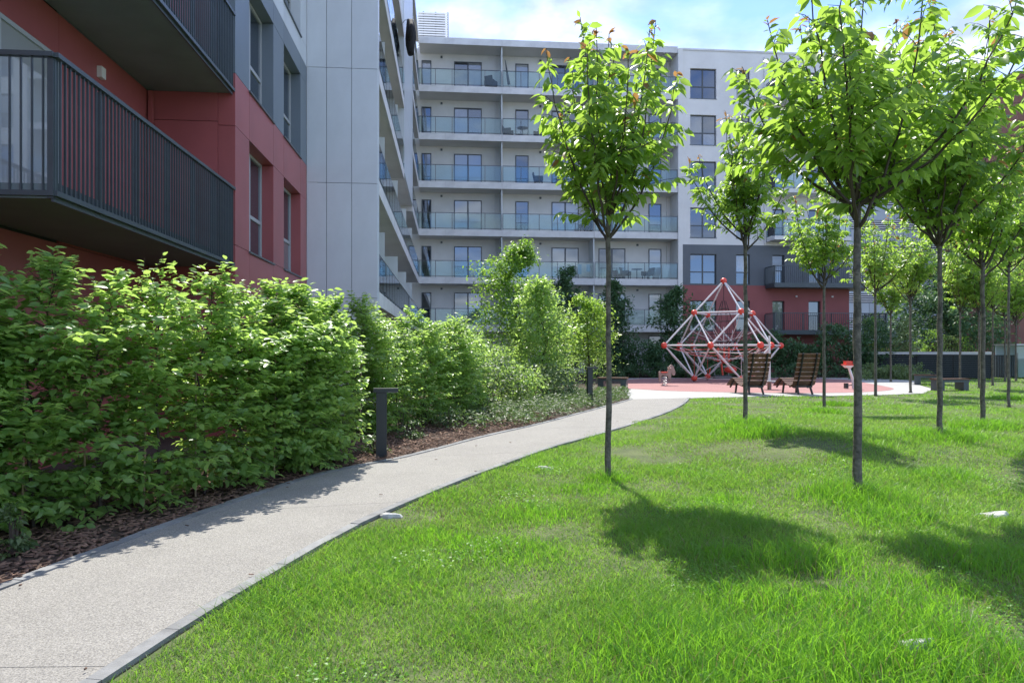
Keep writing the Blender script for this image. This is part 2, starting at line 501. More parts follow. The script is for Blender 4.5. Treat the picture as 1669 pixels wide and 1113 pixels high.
lawn_x = np.arange(-14, 46.01, 0.5); lawn_y = np.arange(-3, 44.01, 0.4)
gx, gy = np.meshgrid(lawn_x, lawn_y)
gz = hgt(gx, gy)
gz[-1, :] = -0.3; gz[0, :] = -0.3; gz[:, 0] = -0.3; gz[:, -1] = -0.3
V = np.stack([gx.ravel(), gy.ravel(), gz.ravel()], 1)
ny, nx = gx.shape
ii = (np.arange(ny-1)[:, None]*nx + np.arange(nx-1)[None]).ravel()
T = np.vstack([np.stack([ii, ii+1, ii+nx+1], 1), np.stack([ii, ii+nx+1, ii+nx], 1)])
tag(link('lawn', numesh('lawn', V, T, ['lawn_base'], None, True)), kind='structure')

path_fat = None
# path of concrete slabs between two kerbs
def offset(line, d):
    t = np.gradient(line, axis=0); t /= np.linalg.norm(t, axis=1, keepdims=True)
    return line + np.stack([t[:,1], -t[:,0]], 1)*d      # +d: to the right of travel
NS = 240
def unif(line, n):
    d = np.r_[0, np.cumsum(np.linalg.norm(np.diff(line, axis=0), axis=1))]
    s = np.linspace(0, d[-1], n)
    return np.stack([np.interp(s, d, line[:,0]), np.interp(s, d, line[:,1])], 1)
path_fat = np.vstack([offset(LE, -.03), offset(RE, .045)[::-1]])
LI, RI = offset(LE, 0.085), offset(RE, -0.085)
Lu, Ru = unif(LI, NS), unif(RI, NS)
path = MB().prism(np.vstack([offset(LE, .02), offset(RE, -.02)[::-1]]).tolist(), -0.11, 0.004).build('path', 'soil')
tag(path, kind='structure')
cuts = [0, 26, 65, 104, 145, 190, NS-1]
for a, b in zip(cuts[:-1], cuts[1:]):
    la, ra = Lu[a:b+1].copy(), Ru[a:b+1].copy()
    if b < NS-1:
        e = np.array([0.0, 0.006]); la[-1] -= e; ra[-1] -= e
    pts = np.vstack([la, ra[::-1]])
    MB().prism(pts.tolist(), -0.08, 0.022).build('slab', 'aggregate', path)
kerb = MB().prism(np.vstack([offset(RE, -.085), offset(RE, 0.005)[::-1]]).tolist(), -0.12, 0.006).build('kerb', 'soil')
tag(kerb, kind='structure')
for line, side in ((RE, -1), (LE, 1)):
    s = resample(line, 0.58)
    inn = offset(s, 0.083*side)
    zz = 0.030 if side < 0 else 0.034
    for i in range(len(s)-1):
        a, b, c, d = s[i], s[i+1], inn[i+1], inn[i]
        t = (b-a)/np.linalg.norm(b-a)*0.0035
        pts = [tuple(a+t), tuple(b-t), tuple(c-t), tuple(d+t)]
        if side > 0: pts = pts[::-1]
        j = random.Random(i*7+side).uniform(-.003, .003)
        MB().prism(pts, -0.1, zz+j).build('kerb_stone', 'kerb_concrete', kerb)

plaza_px = [(1027,651),(1020,640),(1016,628),(1010,616.5),(1100,615.3),(1250,615),(1400,615.5),(1440,616.5),(1500,621),(1497,627),(1521,634),(1504,641),(1438,643.5),(1360,645),(1216,646.5),(1140,648.5),(1125,649),(1116,659)]
plaza_poly = np.array([G(*p) for p in plaza_px])
pl = MB().prism([tuple(p) for p in plaza_poly], -0.1, 0.012).build('plaza', 'pale_paving'); tag(pl, kind='structure')
rub_px = [(1019,633.5),(1040,634),(1081,637),(1185,639.5),(1300,641),(1390,640),(1440,637.5),(1462,634),(1440,629),(1410,623.5),(1370,617),(1250,616),(1100,616.3),(1016,617.5),(1017,625)]
rub = chaikin([G(*p) for p in rub_px] + [G(*rub_px[0])], 2)[:-1]
rb = MB().prism([tuple(p) for p in rub], -0.1, 0.017).build('playground_surface', 'rubber'); tag(rb, kind='structure')

# planting beds: bark mulch left of the path and along the buildings
bed = np.vstack([LE, np.array([G(1020,640),G(1016,628),G(1010,616.5),(2.0,40),(-5.2,43),(-5.2,18.5),(-4.6,13),(-4.4,6),(-6.2,1.0)])])
bed_side = np.vstack([LE[::-1], [(-9.5, 1.0), (-9.5, 46), (8, 46), G(1010,616.5), G(1016,628), G(1020,640)]])
mb = MB().prism([tuple(p) for p in bed_side[::-1]], -0.11, 0.006).build('mulch_bed', 'mulch'); tag(mb, kind='structure')
bed2 = [(5.6,37.2),(24.5,37.2),(24.5,49),(5.6,49)]
tag(MB().prism(bed2, -0.11, 0.008).build('planting_bed', 'mulch'), kind='structure')

rng = np.random.default_rng(5)
def tri_chips(name, P, size, flat, m, parent=None):
    """flat little boxes (bark chips) scattered on the ground, one mesh"""
    n = len(P)
    a = rng.uniform(0, 2*np.pi, n); tl = rng.uniform(-.5, .5, n)*flat
    L = size*rng.uniform(.4, 1.5, n); Wd = size*rng.uniform(.18, .4, n); Hh = rng.uniform(.004, .009, n)
    dx = np.stack([np.cos(a)*np.cos(tl), np.sin(a)*np.cos(tl), np.sin(tl)], 1)
    dy = np.stack([-np.sin(a), np.cos(a), rng.uniform(-.3, .3, n)*flat], 1)
    dz = np.cross(dx, dy)
    c = []
    for sx, sy, sz in ((-1,-1,0),(1,-.6,0),(.8,1,0),(-1,.7,0),(-1,-1,1),(1,-.6,1),(.8,1,1),(-1,.7,1)):
        c.append(P + dx*(L*sx/2)[:, None] + dy*(Wd*sy/2)[:, None] + dz*(Hh*sz)[:, None])
    V = np.stack(c, 1).reshape(-1, 3)
    q = np.array([[4,5,6],[4,6,7],[0,1,5],[0,5,4],[1,2,6],[1,6,5],[2,3,7],[2,7,6],[3,0,4],[3,4,7]])
    T = (q[None] + (np.arange(n)*8)[:, None, None]).reshape(-1, 3)
    return link(name, numesh(name, V, T, [m]), parent)
n = 52000
x = rng.uniform(-6.5, 1.0, n); y = rng.uniform(3, 19, n)
k = inside(bed_side, x, y) & (rng.random(n) < np.clip(9/y, 0, 1))
dist = np.min(np.hypot(x[:, None]-LE[None, ::3, 0], y[:, None]-LE[None, ::3, 1]), axis=1)
k &= dist < 2.4
P = np.stack([x[k], y[k], np.full(k.sum(), 0.012)+rng.uniform(0, .02, k.sum())], 1)
tag(tri_chips('bark_mulch', P, 0.075, 0.5, 'bark_chip'), 'brown bark chips covering the bed beside the path', 'bark mulch', kind='stuff')

n = 900
x = rng.uniform(-4, 3, n); y = rng.uniform(2.5, 18, n)
dl = np.min(np.hypot(x[:, None]-LE[None, ::3, 0], y[:, None]-LE[None, ::3, 1]), axis=1)
dr = np.min(np.hypot(x[:, None]-RE[None, ::3, 0], y[:, None]-RE[None, ::3, 1]), axis=1)
k = inside(path_poly, x, y) & (rng.random(n) < .05+.9*np.exp(-dl/.12)+.5*np.exp(-dr/.08))
P = np.stack([x[k], y[k], np.full(k.sum(), .036)], 1)
tag(tri_chips('path_litter', P, 0.030, 0.15, 'bark_chip'), 'scattered bits of bark and dry leaf on the path', 'litter', kind='stuff')

# ------------------------------------------------------------------ building pieces
def window(parent, w, h, loc, side='front', frame='frame_dark', cols=2, transom=None, sill=False, glass='window_glass'):
    key = ('win', round(w,3), round(h,3), frame, cols, transom)
    fb = 0.055
    if key not in CACHE:
        m = MB()
        m.box(0, fb, 0, .07, 0, h); m.box(w-fb, w, 0, .07, 0, h)
        m.box(fb, w-fb, 0, .07, 0, fb); m.box(fb, w-fb, 0, .07, h-fb, h)
        cw = w/cols
        for c in range(1, cols): m.box(c*cw-.045, c*cw+.045, .004, .066, fb, h-fb)
        if transom:
            for c in range(cols):
                xa = fb if c == 0 else c*cw+.045
                xb = w-fb if c == cols-1 else (c+1)*cw-.045
                m.box(xa, xb, .006, .064, transom-.035, transom+.035)
        CACHE[key] = m.mesh('window', frame)
        ps = []
        for c in range(cols):
            xa = (fb if c == 0 else c*cw+.045)-.004; xb = (w-fb if c == cols-1 else (c+1)*cw-.045)+.004
            if transom:
                ps.append((xa, xb, fb-.004, transom-.031)); ps.append((xa, xb, transom+.031, h-fb+.004))
            else: ps.append((xa, xb, fb-.004, h-fb+.004))
        CACHE[key+('p',)] = ps
    rot = 0.0 if side == 'front' else math.pi/2
    o = link('window', CACHE[key], parent, loc, rot)
    for (xa, xb, za, zb) in CACHE[key+('p',)]:
        pbox('pane', o, glass, xa, xb, .03, .045, za, zb)
    if sill:
        pbox('sill', o, 'rail_metal', -.04, w+.04, -.27 if side != 'front' else -.16, .02, -.035, -.001)
    return o

def glass_railing(parent, length, loc, rotz=0.0, step=1.07, h=1.05, post='rail_metal', base=-0.05):
    """posts, handrail, low rail, glass sheets; runs along local x, faces -y"""
    n = max(1, int(round(length/step))); st = length/n
    o = link('railing', MB().box(0, length, -.02, .03, h-.035, h).mesh('railing', post), parent, loc, rotz)
    pbox('low_rail', o, post, 0, length, -.026, -.007, .06, .085)
    for i in range(n+1):
        x = min(max(i*st, .02), length-.02)
        pbox('post', o, post, x-.017, x+.017, -.006, .026, base, h-.036)
    for i in range(n):
        pbox('pane', o, 'sheet_glass', i*st+.03, (i+1)*st-.03, -.04, -.028, .09, h-.07)
    return o

def baluster_railing(parent, length, loc, rotz=0.0, h=1.23, low=-.12, step=.085, nopost=1.0, dims=(.012,.022)):
    o = link('railing', MB().box(0, length, -.03, .03, h-.045, h).mesh('railing', 'anthracite'), parent, loc, rotz)
    pbox('low_rail', o, 'anthracite', 0, length, -.018, .018, low, low+.05)
    n = int(length/step)
    for i in range(1, n):
        x = i*length/n
        pbox('baluster', o, 'anthracite', x-dims[0]/2, x+dims[0]/2, -dims[1]/2, dims[1]/2, low+.052, h-.047)
    m = int(round(length/nopost))
    for i in range(m+1):
        x = min(max(i*length/m, .03), length-.03)
        pbox('post', o, 'anthracite', x-.027, x+.027, .021, .075, low-.02, h-.05)
    return o

# ------------------------------------------------------------------ left block (red and grey panels)
UW, UR = -3.68, -5.11            # outer wall plane, recessed loggia wall plane
V0, V1 = 12.58, 18.75
lb = thing('apartment_block', 'apartment block with red and dark grey cladding panels and barred dark balconies', 'building', UV(UW, V1), AL)
def lbx(u): return u-UW
def lby(v): return v-V1
LBZ = 15.0  # top is out of view; height made up to let sun onto the hedge
m = MB().box(lbx(-15), lbx(UR-.03), lby(1.5), lby(V1-.02), 0, LBZ)
m.box(lbx(UR-.03), lbx(UW-.30), lby(V0+.05), lby(V1-.02), 0, LBZ)
m.build('wall', 'shadow_gap', lb)
vb = [V0, 13.45, 15.25, 16.20, 17.98, V1-.012]
zb = [0.0, 2.30, 3.32, 5.38, 6.29]
zrows = [(0,2.30),(2.30,3.32),(3.32,5.38),(5.38,6.29),(6.29,8.37),(8.37,8.84),(8.84,9.32),(9.32,11.37),(11.37,12.32),(12.32,14.37),(14.37,LBZ)]
winrows = {2, 4, 7, 9}
for r, (za, zc) in enumerate(zrows):
    pm = 'red_panel' if zc <= 6.3 else ('grey_panel' if zc <= 8.9 else 'white_panel')
    for c in range(5):
        if r in winrows and c in (1, 3):
            window(lb, vb[c+1]-vb[c]-.004, zc-za-.004, (lbx(UW-.235), lby(vb[c]+.002), za+.002), 'side', 'frame_light', 2, 0.82, True)
            continue
        pbox('panel', lb, pm, lbx(UW-.285), lbx(UW), lby(vb[c]+.005), lby(vb[c+1]-.005), za+.005, zc-.005)
# return wall of the loggia (faces the camera) and recessed wall, in panels
for za, zc in ((0,2.45),(2.45,5.44),(5.44,8.44),(8.44,11.44),(11.44,LBZ)):
    pm = 'red_panel' if zc < 6 else ('grey_panel' if zc < 9 else 'white_panel')
    if za == 5.44: pm = 'red_panel'
    pbox('panel', lb, pm, lbx(UR+.004), lbx(UW-.29), lby(V0-.012), lby(V0+.045), za+.005, zc-.005)
for va, vc in ((1.5,4.0),(4.0,7.2),(9.78,V0-.016)):
    for za, zc in ((0,2.9),(2.9,5.92),(5.92,8.92),(8.92,LBZ)):
        pm = 'red_panel' if zc < 6 else ('grey_panel' if zc < 9 else 'white_panel')
        pbox('panel', lb, pm, lbx(UR-.045), lbx(UR), lby(va+.004), lby(vc-.004), za+.005, zc-.005)
for za, zc in ((0,2.9),(5.36,5.92),(8.36,8.92)):
    pbox('panel', lb, 'red_panel' if zc < 6 else 'grey_panel', lbx(UR-.045), lbx(UR), lby(7.204), lby(9.776), za+.005, zc-.005)
for z in (3.08, 6.08):
    window(lb, 2.56, 2.26, (lbx(UR+.03), lby(7.21), z), 'side', 'frame_light', 2, None, False, 'lightened_glass')
    pbox('plinth', lb, 'grey_panel', lbx(UR+.003), lbx(UR+.02), lby(9.80), lby(V0-.02), z-.005, z+.52)
pbox('drain_pipe', lb, 'red_panel', lbx(UR+.03), lbx(UR+.10), lby(V0-.11), lby(V0-.04), 3.1, 5.9)
wl = pbox('wall_lamp', lb, 'lamp_white', lbx(UR+.002), lbx(UR+.07), lby(10.78), lby(10.91), 5.48, 5.64)
for z in (3.07, 6.07):
    bal = MB().box(lbx(UR+.004), lbx(UW-.06), lby(7.02), lby(V0-.018), z-.14, z).build('balcony', 'soffit_dark', lb)
    pbox('edge_beam', bal, 'anthracite', lbx(UW-.058), lbx(UW-.035), lby(7.02), lby(V0-.02), z-.17, z+.02)
    baluster_railing(lb, V0-.03-7.0, (lbx(UW-.01), lby(7.0), z), math.pi/2)
    baluster_railing(lb, UW-UR-.05, (lbx(UR+.03), lby(7.0), z), 0.0, step=.095)

# ------------------------------------------------------------------ white wing with loggias
UE = -1.868
wg = thing('wing_block', 'white panelled wing with long glass balconies joining the red block to the rear block', 'building', UV(UE, V1), AL)
def wx(u): return u-UE
def wy(v): return v-V1
TOP = 21.05
ROOF = 15.05  # unseen roofline, height made up so the near wing's shadow misses the hedge
MB().box(wx(-15), wx(-3.42), wy(V1+.02), wy(30.0), 0, ROOF-.02).build('wall', 'white_render', wg)
MB().box(wx(-15), wx(-3.42), wy(30.0), wy(46.0), 0, TOP-.02).build('wall', 'white_render', wg)
MB().box(wx(UW+.0), wx(UE-.02), wy(V1+.03), wy(V1+.30), 0, ROOF).build('end_wall', 'shadow_gap', wg)
ub = [UW, -3.175, -2.53, UE]
zz = [0, 2.86, 5.86, 8.86, 11.86, ROOF]
for i in range(len(zz)-1):
    for c in range(3):
        pbox('panel', wg, 'white_panel', wx(ub[c]+.006), wx(ub[c+1]-(.006 if c < 2 else 0)), wy(V1), wy(V1+.06), zz[i]+.006, zz[i+1]-.006)
pbox('corner_trim', wg, 'white_panel', wx(UE-.018), wx(UE+.02), wy(V1+.062), wy(V1+.31), 0, ROOF)
floors = [3.05+3*i for i in range(6)]
sects = {0: [(19.07, 44.38)], 1: [(19.07, 44.38)]}
for fi, z in enumerate(floors + [21.05]):
    for (va, vc) in sects.get(fi, [(19.07, 30.0), (37.0, 44.38)]):
        if va < 20 and z > ROOF+.1: continue
        sl = MB().box(wx(-3.41), wx(UE-.03), wy(va), wy(vc), z-.34, z).build('balcony', 'soffit_light', wg)
        pbox('fascia', sl, 'concrete_fascia', wx(UE-.029), wx(UE), wy(va), wy(vc), z-.37, z+.02)
        if fi < 6 and not (va < 20 and z > ROOF-.1):
            glass_railing(wg, vc-va-.1, (wx(UE-.03), wy(va+.05), z), math.pi/2, 1.1, 1.05)
            for vd in (22.5, 28.2, 33.8, 39.1):
                if va < vd < vc-.2:
                    d = pbox('divider', sl, 'frosted', wx(-3.40), wx(UE-.15), wy(vd), wy(vd+.05), z+.002, z+2.15)
            for vd in (20.2, 24.6, 30.6 if fi < 2 else 26.4, 41.5):
                if va < vd < vc-2:
                    window(wg, 1.5, 2.15, (wx(-3.415), wy(vd), z+.005), 'side', 'frame_dark', 2, None)
bx = MB().box(wx(-3.41), wx(UE-.05), wy(30.02), wy(36.98), 9.0, TOP-.01).build('bay', 'white_render', wg)
for i in range(4):
    for va, vc in ((30.0, 31.2), (31.2, 37.0)):
        pbox('panel', bx, 'white_panel', wx(UE-.049), wx(UE), wy(va+.008), wy(vc-.008), 8.98+3*i+.008, min(8.98+3*(i+1), TOP)-.008)
pbox('panel', bx, 'white_panel', wx(-3.40), wx(UE-.055), wy(29.985), wy(30.018), 9.02, TOP)

# ------------------------------------------------------------------ rear block: white loggias
VF, VB = 44.4, 46.0
UA, UB_ = UE, pu(1105, VF)
rbk = thing('rear_block', 'long white rear apartment block with six rows of glass balcony fronts', 'building', UV(UA, VF), AL)
def rx(u): return u-UA
def ry(v): return v-VF
MB().box(rx(-15), rx(UB_), ry(VB), ry(60), 0, TOP-.05).build('wall', 'white_render', rbk)
fins = [pu(818, VF+.1), pu(968, VF+.1)]
doors = [(-1.80, 0), (pu(740, VB), 2), (pu(840, VB), 1), (pu(899, VB), 2), (pu(975.5, VB), 2), (pu(1057, VB), 1)]
bays = [(rx(UA)+.01, rx(fins[0])-.04), (rx(fins[0])+.04, rx(fins[1])-.04), (rx(fins[1])+.04, rx(UB_)-.02)]
balc = {}
for fi, z in enumerate(floors + [21.05]):
    sl = MB().box(rx(UA)+.01, rx(UB_)-.01, ry(VF+.05), ry(VB+.02), z-.36, z-.002).build('balcony', 'soffit_light', rbk)
    pbox('fascia', sl, 'concrete_fascia', rx(UA)+.01, rx(UA)+1.62, ry(VF), ry(VF+.048), z-.39, z+.02)
    for (a, b) in ((rx(UA)+1.63, bays[0][1]+.03), (bays[0][1]+.05, bays[1][1]+.03), (bays[1][1]+.05, rx(UB_)-.012)):
        pbox('fascia', sl, 'concrete_fascia', a, b, ry(VF), ry(VF+.048), z-.39, z+.02)
    if fi < 6:
        for a, b in bays:
            glass_railing(rbk, b-a, (a, ry(VF+.02), z+.02), 0.0)
        for u in fins:
            pbox('divider', sl, 'frosted', rx(u)-.03, rx(u)+.03, ry(VF+.12), ry(VB-.01), z+.005, z+2.60)
        for k_, (u, w) in enumerate(doors):
            gl_ = 'lightened_glass' if (k_*5+fi*3) % 7 in (0, 4) else 'window_glass'
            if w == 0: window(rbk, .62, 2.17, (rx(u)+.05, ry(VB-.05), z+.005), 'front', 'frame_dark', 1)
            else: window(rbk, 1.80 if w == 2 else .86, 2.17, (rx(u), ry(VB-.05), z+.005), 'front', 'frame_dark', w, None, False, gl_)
        for u in (pu(718, VB), pu(879, VB), pu(1037, VB)):
            pbox('wall_lamp', sl, 'rail_metal', rx(u), rx(u)+.13, ry(VB-.09), ry(VB-.002), z+2.36, z+2.48)
        for u in (pu(806, VB), pu(1086, VB)):
            pbox('drain_pipe', sl, 'white_render', rx(u), rx(u)+.09, ry(VB-.12), ry(VB-.02), z+.005, z+2.62)
for k_, (u, w) in enumerate(doors[1:]):
    window(rbk, 1.80 if w == 2 else .86, 2.1, (rx(u), ry(VB-.05), .35), 'front', 'frame_dark', w)
pbox('pier', rbk, 'white_render', rx(UB_)+.002, rx(UB_)+.30, ry(VF-.06), ry(VB), 0.0, TOP-.1)
# roof-top plant screen
pen = MB().box(rx(pu(681,48.5)), rx(pu(726,48.5)), ry(48.6), ry(52), TOP-.04, 24.5).build('plant_screen', 'light_metal', rbk)
for i in range(21):
    z = 21.15+i*.165
    pbox('slat', pen, 'garage_slat', rx(pu(681,48.5))-.03, rx(pu(730,48.5)), ry(48.48), ry(48.56), z, z+.085)
for px in (690, 710, 730):
    pbox('post', pen, 'rail_metal', rx(pu(px,48.5))-.04, rx(pu(px,48.5))+.04, ry(48.565), ry(48.598), TOP, 24.62)

# ------------------------------------------------------------------ corner block: white, grey, red
US, UT = UB_+.31, pu(1384, VF)
cb = thing('corner_block', 'corner apartment block, white above a grey and a red storey, dark wrap-around balconies', 'building', UV(US, VF), AL)
def cx(u): return u-US
WIN = [(pu(1125, VF), 1.74), (pu(1200, VF), .92)]
DOOR = [(pu(1259, VF), .82), (pu(1318, VF), .82)]
levels = [2.76+3*i for i in range(6)]
bands = [(0.0, 5.70, 'red_render'), (5.70, 8.32, 'grey_render'), (8.32, 20.85, 'white_render')]
MB().box(0.02, cx(UT)-.02, .26, 14, 0, 20.8).build('wall', 'shadow_gap', cb)
ucut = sorted([0.0, cx(UT)] + [c for u, w in WIN+DOOR for c in (cx(u), cx(u)+w)])
zcut = sorted(set([0.0, 5.70, 8.32, 20.85] + [z for l in levels for z in (l, l+1.95)]))
def bandmat(z): return 'red_render' if z < 5.70 else ('grey_render' if z < 8.32 else 'white_render')
facade = {k_: MB() for k_ in ('red_render', 'grey_render', 'white_render')}
for i in range(len(zcut)-1):
    za, zc = zcut[i], zcut[i+1]
    row = next((l for l in levels if za >= l-.001 and zc <= l+1.951), None)
    holes = [(cx(u), cx(u)+w) for u, w in WIN+DOOR] if row is not None else []
    x = 0.0
    for a, b in holes + [(cx(UT), cx(UT))]:
        if a > x+.001: facade[bandmat(za)].box(x, a, 0, .25, za, zc)
        x = b
for k_, m_ in facade.items(): m_.build('facade', k_, cb)
for l in levels:
    for (u, w) in WIN:
        window(cb, w-.004, 1.945, (cx(u)+.002, .14, l+.003), 'front', 'frame_dark', 2 if w > 1 else 1, .80, True)
    for (u, w) in DOOR:
        window(cb, w-.004, 1.945, (cx(u)+.002, .16, l+.003), 'front', 'frame_dark', 1, None)
        pbox('wall_lamp', cb, 'lamp_white', cx(u)+1.55, cx(u)+1.67, -.08, -.002, l+2.2, l+2.3)
for u in (pu(1245, VF),):
    pbox('drain_pipe', cb, 'white_render', cx(u), cx(u)+.09, -.11, -.02, 8.4, 20.6)
BL = pu(1248, VF)
for i, l in enumerate(levels):
    dark = i < 2
    ur = pu(1447, VF-1.3) if dark else pu(1388, VF-1.3)
    z = l
    bal = MB().box(cx(BL), cx(ur), -1.28, -.004, z-.24, z).box(cx(UT)+.004, cx(ur), -.004, 1.6, z-.24, z).build('balcony', 'soffit_dark' if dark else 'concrete_fascia', cb)
    if dark:
        pbox('edge_beam', bal, 'anthracite', cx(BL)-.01, cx(ur)+.01, -1.32, -1.285, z-.27, z+.02)
        pbox('edge_beam', bal, 'anthracite', cx(BL)-.03, cx(BL)-.004, -1.32, -.004, z-.27, z+.02)
        baluster_railing(cb, ur-BL, (cx(BL), -1.30, z), 0.0, 1.12, -.05, .13, 1.7, (.014, .03))
        baluster_railing(cb, 1.27, (cx(BL), -1.28, z), math.pi/2, 1.12, -.05, .13, 1.2, (.014, .03))
        baluster_railing(cb, 2.9, (cx(ur)-.02, -1.28, z), math.pi/2, 1.12, -.05, .13, 1.4, (.014, .03))
    else:
        glass_railing(cb, ur-BL, (cx(BL), -1.27, z), 0.0, 1.2)
        glass_railing(cb, 1.24, (cx(BL)+.02, -1.25, z), math.pi/2, 1.2)
    if i == 0:
        a = cx(pu(1400, VF-1.3)); b_ = cx(ur)-.05
        scr = link('privacy_screen', MB().box(a, b_, -1.24, -1.20, 1.05+z, 1.12+z).mesh('privacy_screen', 'black_metal'), cb)
        for q in range(9):
            pbox('slat', scr, 'black_metal', a, b_, -1.235, -1.205, z+.14+q*.10, z+.18+q*.10)
        for q in range(5):
            xx = a+(b_-a)*q/4
            pbox('post', scr, 'black_metal', xx-.05, xx+.03, -1.20, -1.16, z, z+1.12)
pbox('parapet', cb, 'grey_panel', cx(pu(1104,46)), cx(pu(1266,46)), 1.6, 6, 20.8, 21.62)
pbox('roof_trim', cb, 'concrete_fascia', -.02, cx(UT)+.03, -.05, .30, 20.852, 20.97)

# ------------------------------------------------------------------ far buildings
gar = thing('parking_garage', 'pale blue multi-storey garage with bands of white horizontal louvres', 'building', (33.0, 70.0, 0), AL)
GW = 18.5
MB().box(0, GW, .25, 20, 0, 24.0).build('wall', 'shadow_gap', gar)
pbox('base_wall', gar, 'brown_brick', 0.02, GW-.02, .10, .245, 0, 2.2)
for fl in range(9):
    z = 2.25+fl*2.44
    for c in range(7):
        w = GW/7
        pbox('panel', gar, 'garage_panel', c*w+.02, (c+1)*w-.02, .12, .24, z, z+1.52)
    for q in range(4):
        pbox('louvre', gar, 'garage_slat', 0, GW, .02, .20, z+1.60+q*.215, z+1.60+q*.215+.105)
br = thing('brick_building', 'red brown building beyond the garage at the edge of the lawn', 'building', (45.0, 62.0, 0), AL)
MB().box(-.6, 14, 0, 14, 0, 26).build('wall', 'brown_brick', br)
for fl in range(8):
    for c in range(4):
        window(br, 1.6, 1.7, (.6+c*2.9, -.03, 1.2+fl*3.05), 'front', 'frame_light', 2)

# ------------------------------------------------------------------ plants
def tube_np(pts, rads, n=5):
    m = MB().tube(pts, rads, n, False)
    return m
def bez(a, b, c, n):
    t = np.linspace(0, 1, n)[:, None]
    return (1-t)**2*a + 2*t*(1-t)*b + t*t*c

def cherry(px, py, fork_py, top_py, rad, label, group=None, seed=1, lsize=.15, nb=8, dens=1.0, fine=True, at=None, lean=0.0, rt=.040, name='cherry_tree'):
    r = np.random.default_rng(seed)
    x, y, z = GL(px, py)
    fz = EYE + (570-fork_py)*y/F - z
    tz = EYE + (570-top_py)*y/F - z
    t = thing(name, label, 'tree', (x, y, z-.03), 0, group)
    # trunk
    k = 13
    hz = [0, .10]+[fz*i/11 for i in range(1, 12)]
    pts = [(lean*i/(k-1)*fz + r.normal(0, .005)*(0 < i < k-1), r.normal(0, .005)*(0 < i < k-1), hz[i]) for i in range(k)]
    rr = [rt*(1.75 if i == 0 else 1.0)*(1-.28*i/(k-1))*(1+r.uniform(-.06, .10)) for i in range(k)]
    MB().tube(pts, rr, 10).build('trunk', 'tree_bark', t, smooth=True)
    tip = np.array(pts[-1])
    bm = MB()
    P, D, Nn, Ls, mi = [], [], [], [], []
    def leaf(p, d, L, young=False):
        d = d/np.linalg.norm(d)
        nrm = np.array([0, 0, 1.0]) + r.normal(0, .42, 3)
        P.append(p); D.append(d + np.array([0, 0, -.45-.35*r.random()])); Nn.append(nrm); Ls.append(L); mi.append(1 if young else 0)
    for b in range(nb):
        az = 2.39996*b + r.uniform(-.35, .35) + seed
        out = rad*(0.30+0.62*r.random()) if b else rad*.08
        ez = fz + (tz-fz)*(1.0 - .42*(out/rad)**1.5 - .12*r.random())
        s = tip + np.array([0, 0, -.32+.40*r.random()])*np.array([0,0,1])
        s[2] = min(s[2], tip[2]-.02)
        e = np.array([tip[0]+math.cos(az)*out, tip[1]+math.sin(az)*out, ez])
        c = s + np.array([math.cos(az)*out*.75, math.sin(az)*out*.75, (ez-s[2])*.30])
        L = np.linalg.norm(e-s)
        m_ = max(6, int(L/.16))
        C = bez(s, c, e, m_) + r.normal(0, .012, (m_, 3))
        C[0] = s
        bm.tube(C.tolist(), np.linspace(rt*.42, .0045, m_).tolist(), 5, False)
        seglen = L/m_
        for i in range(1, m_):
            p = C[i]; bd = C[i]-C[i-1]; bd = bd/np.linalg.norm(bd)
            tpos = i/(m_-1)
            if tpos > .97:
                for q in range(6): leaf(p-bd*.02*q, bd*.6+r.normal(0, .6, 3), lsize*(.45+.3*r.random()), q < 4 and r.random() < .85)
                continue
            nt_ = 1 + (r.random() < .75*dens) + (r.random() < .45*dens)
            if tpos < .15: nt_ = 0
            elif tpos < .34: nt_ = 1 if r.random() < .65 else 0
            for _ in range(nt_):
                ta = r.uniform(0, 2*math.pi)
                td = np.array([math.cos(ta), math.sin(ta), r.uniform(.05, .8)]); td /= np.linalg.norm(td)
                tl = r.uniform(.18, .42)*(.55+.6*math.sin(min(1, tpos*1.25)*math.pi)-.12*tpos)*rad*.92
                tl = max(tl, .10)
                nl = max(3, int(tl/.043*dens))
                if tl > .16:
                    bm.tube([p.tolist(), (p+td*tl*.5+np.array([0,0,.02])).tolist(), (p+td*tl).tolist()], [.005, .004, .002], 3, False)
                side = np.cross(td, [0, 0, 1.0]); side /= max(np.linalg.norm(side), 1e-6)
                for q in range(nl):
                    f = (q+.6)/nl
                    sg = 1 if q % 2 else -1
                    leaf(p+td*tl*f, td*.55+side*sg*.8+r.normal(0, .25, 3), lsize*r.uniform(.62, 1.12), f > .85 and r.random() < .05)
            if tpos > .26 and r.random() < .8: leaf(p, bd*.3+r.normal(0, .7, 3), lsize*r.uniform(.7, 1.05))
    tag(bm.build('branches', 'twig', t), kind='stuff')
    P = np.array(P); D = np.array(D); Nn = np.array(Nn); Ls = np.array(Ls); mi = np.array(mi)
    me = leaf_mesh('crown', P, D, Nn, Ls, Ls*r.uniform(.42, .54, len(Ls)), ['cherry_leaf', 'cherry_young'], mi, fine, .22, .16)
    tag(link('crown', me, t), kind='stuff')
    return t

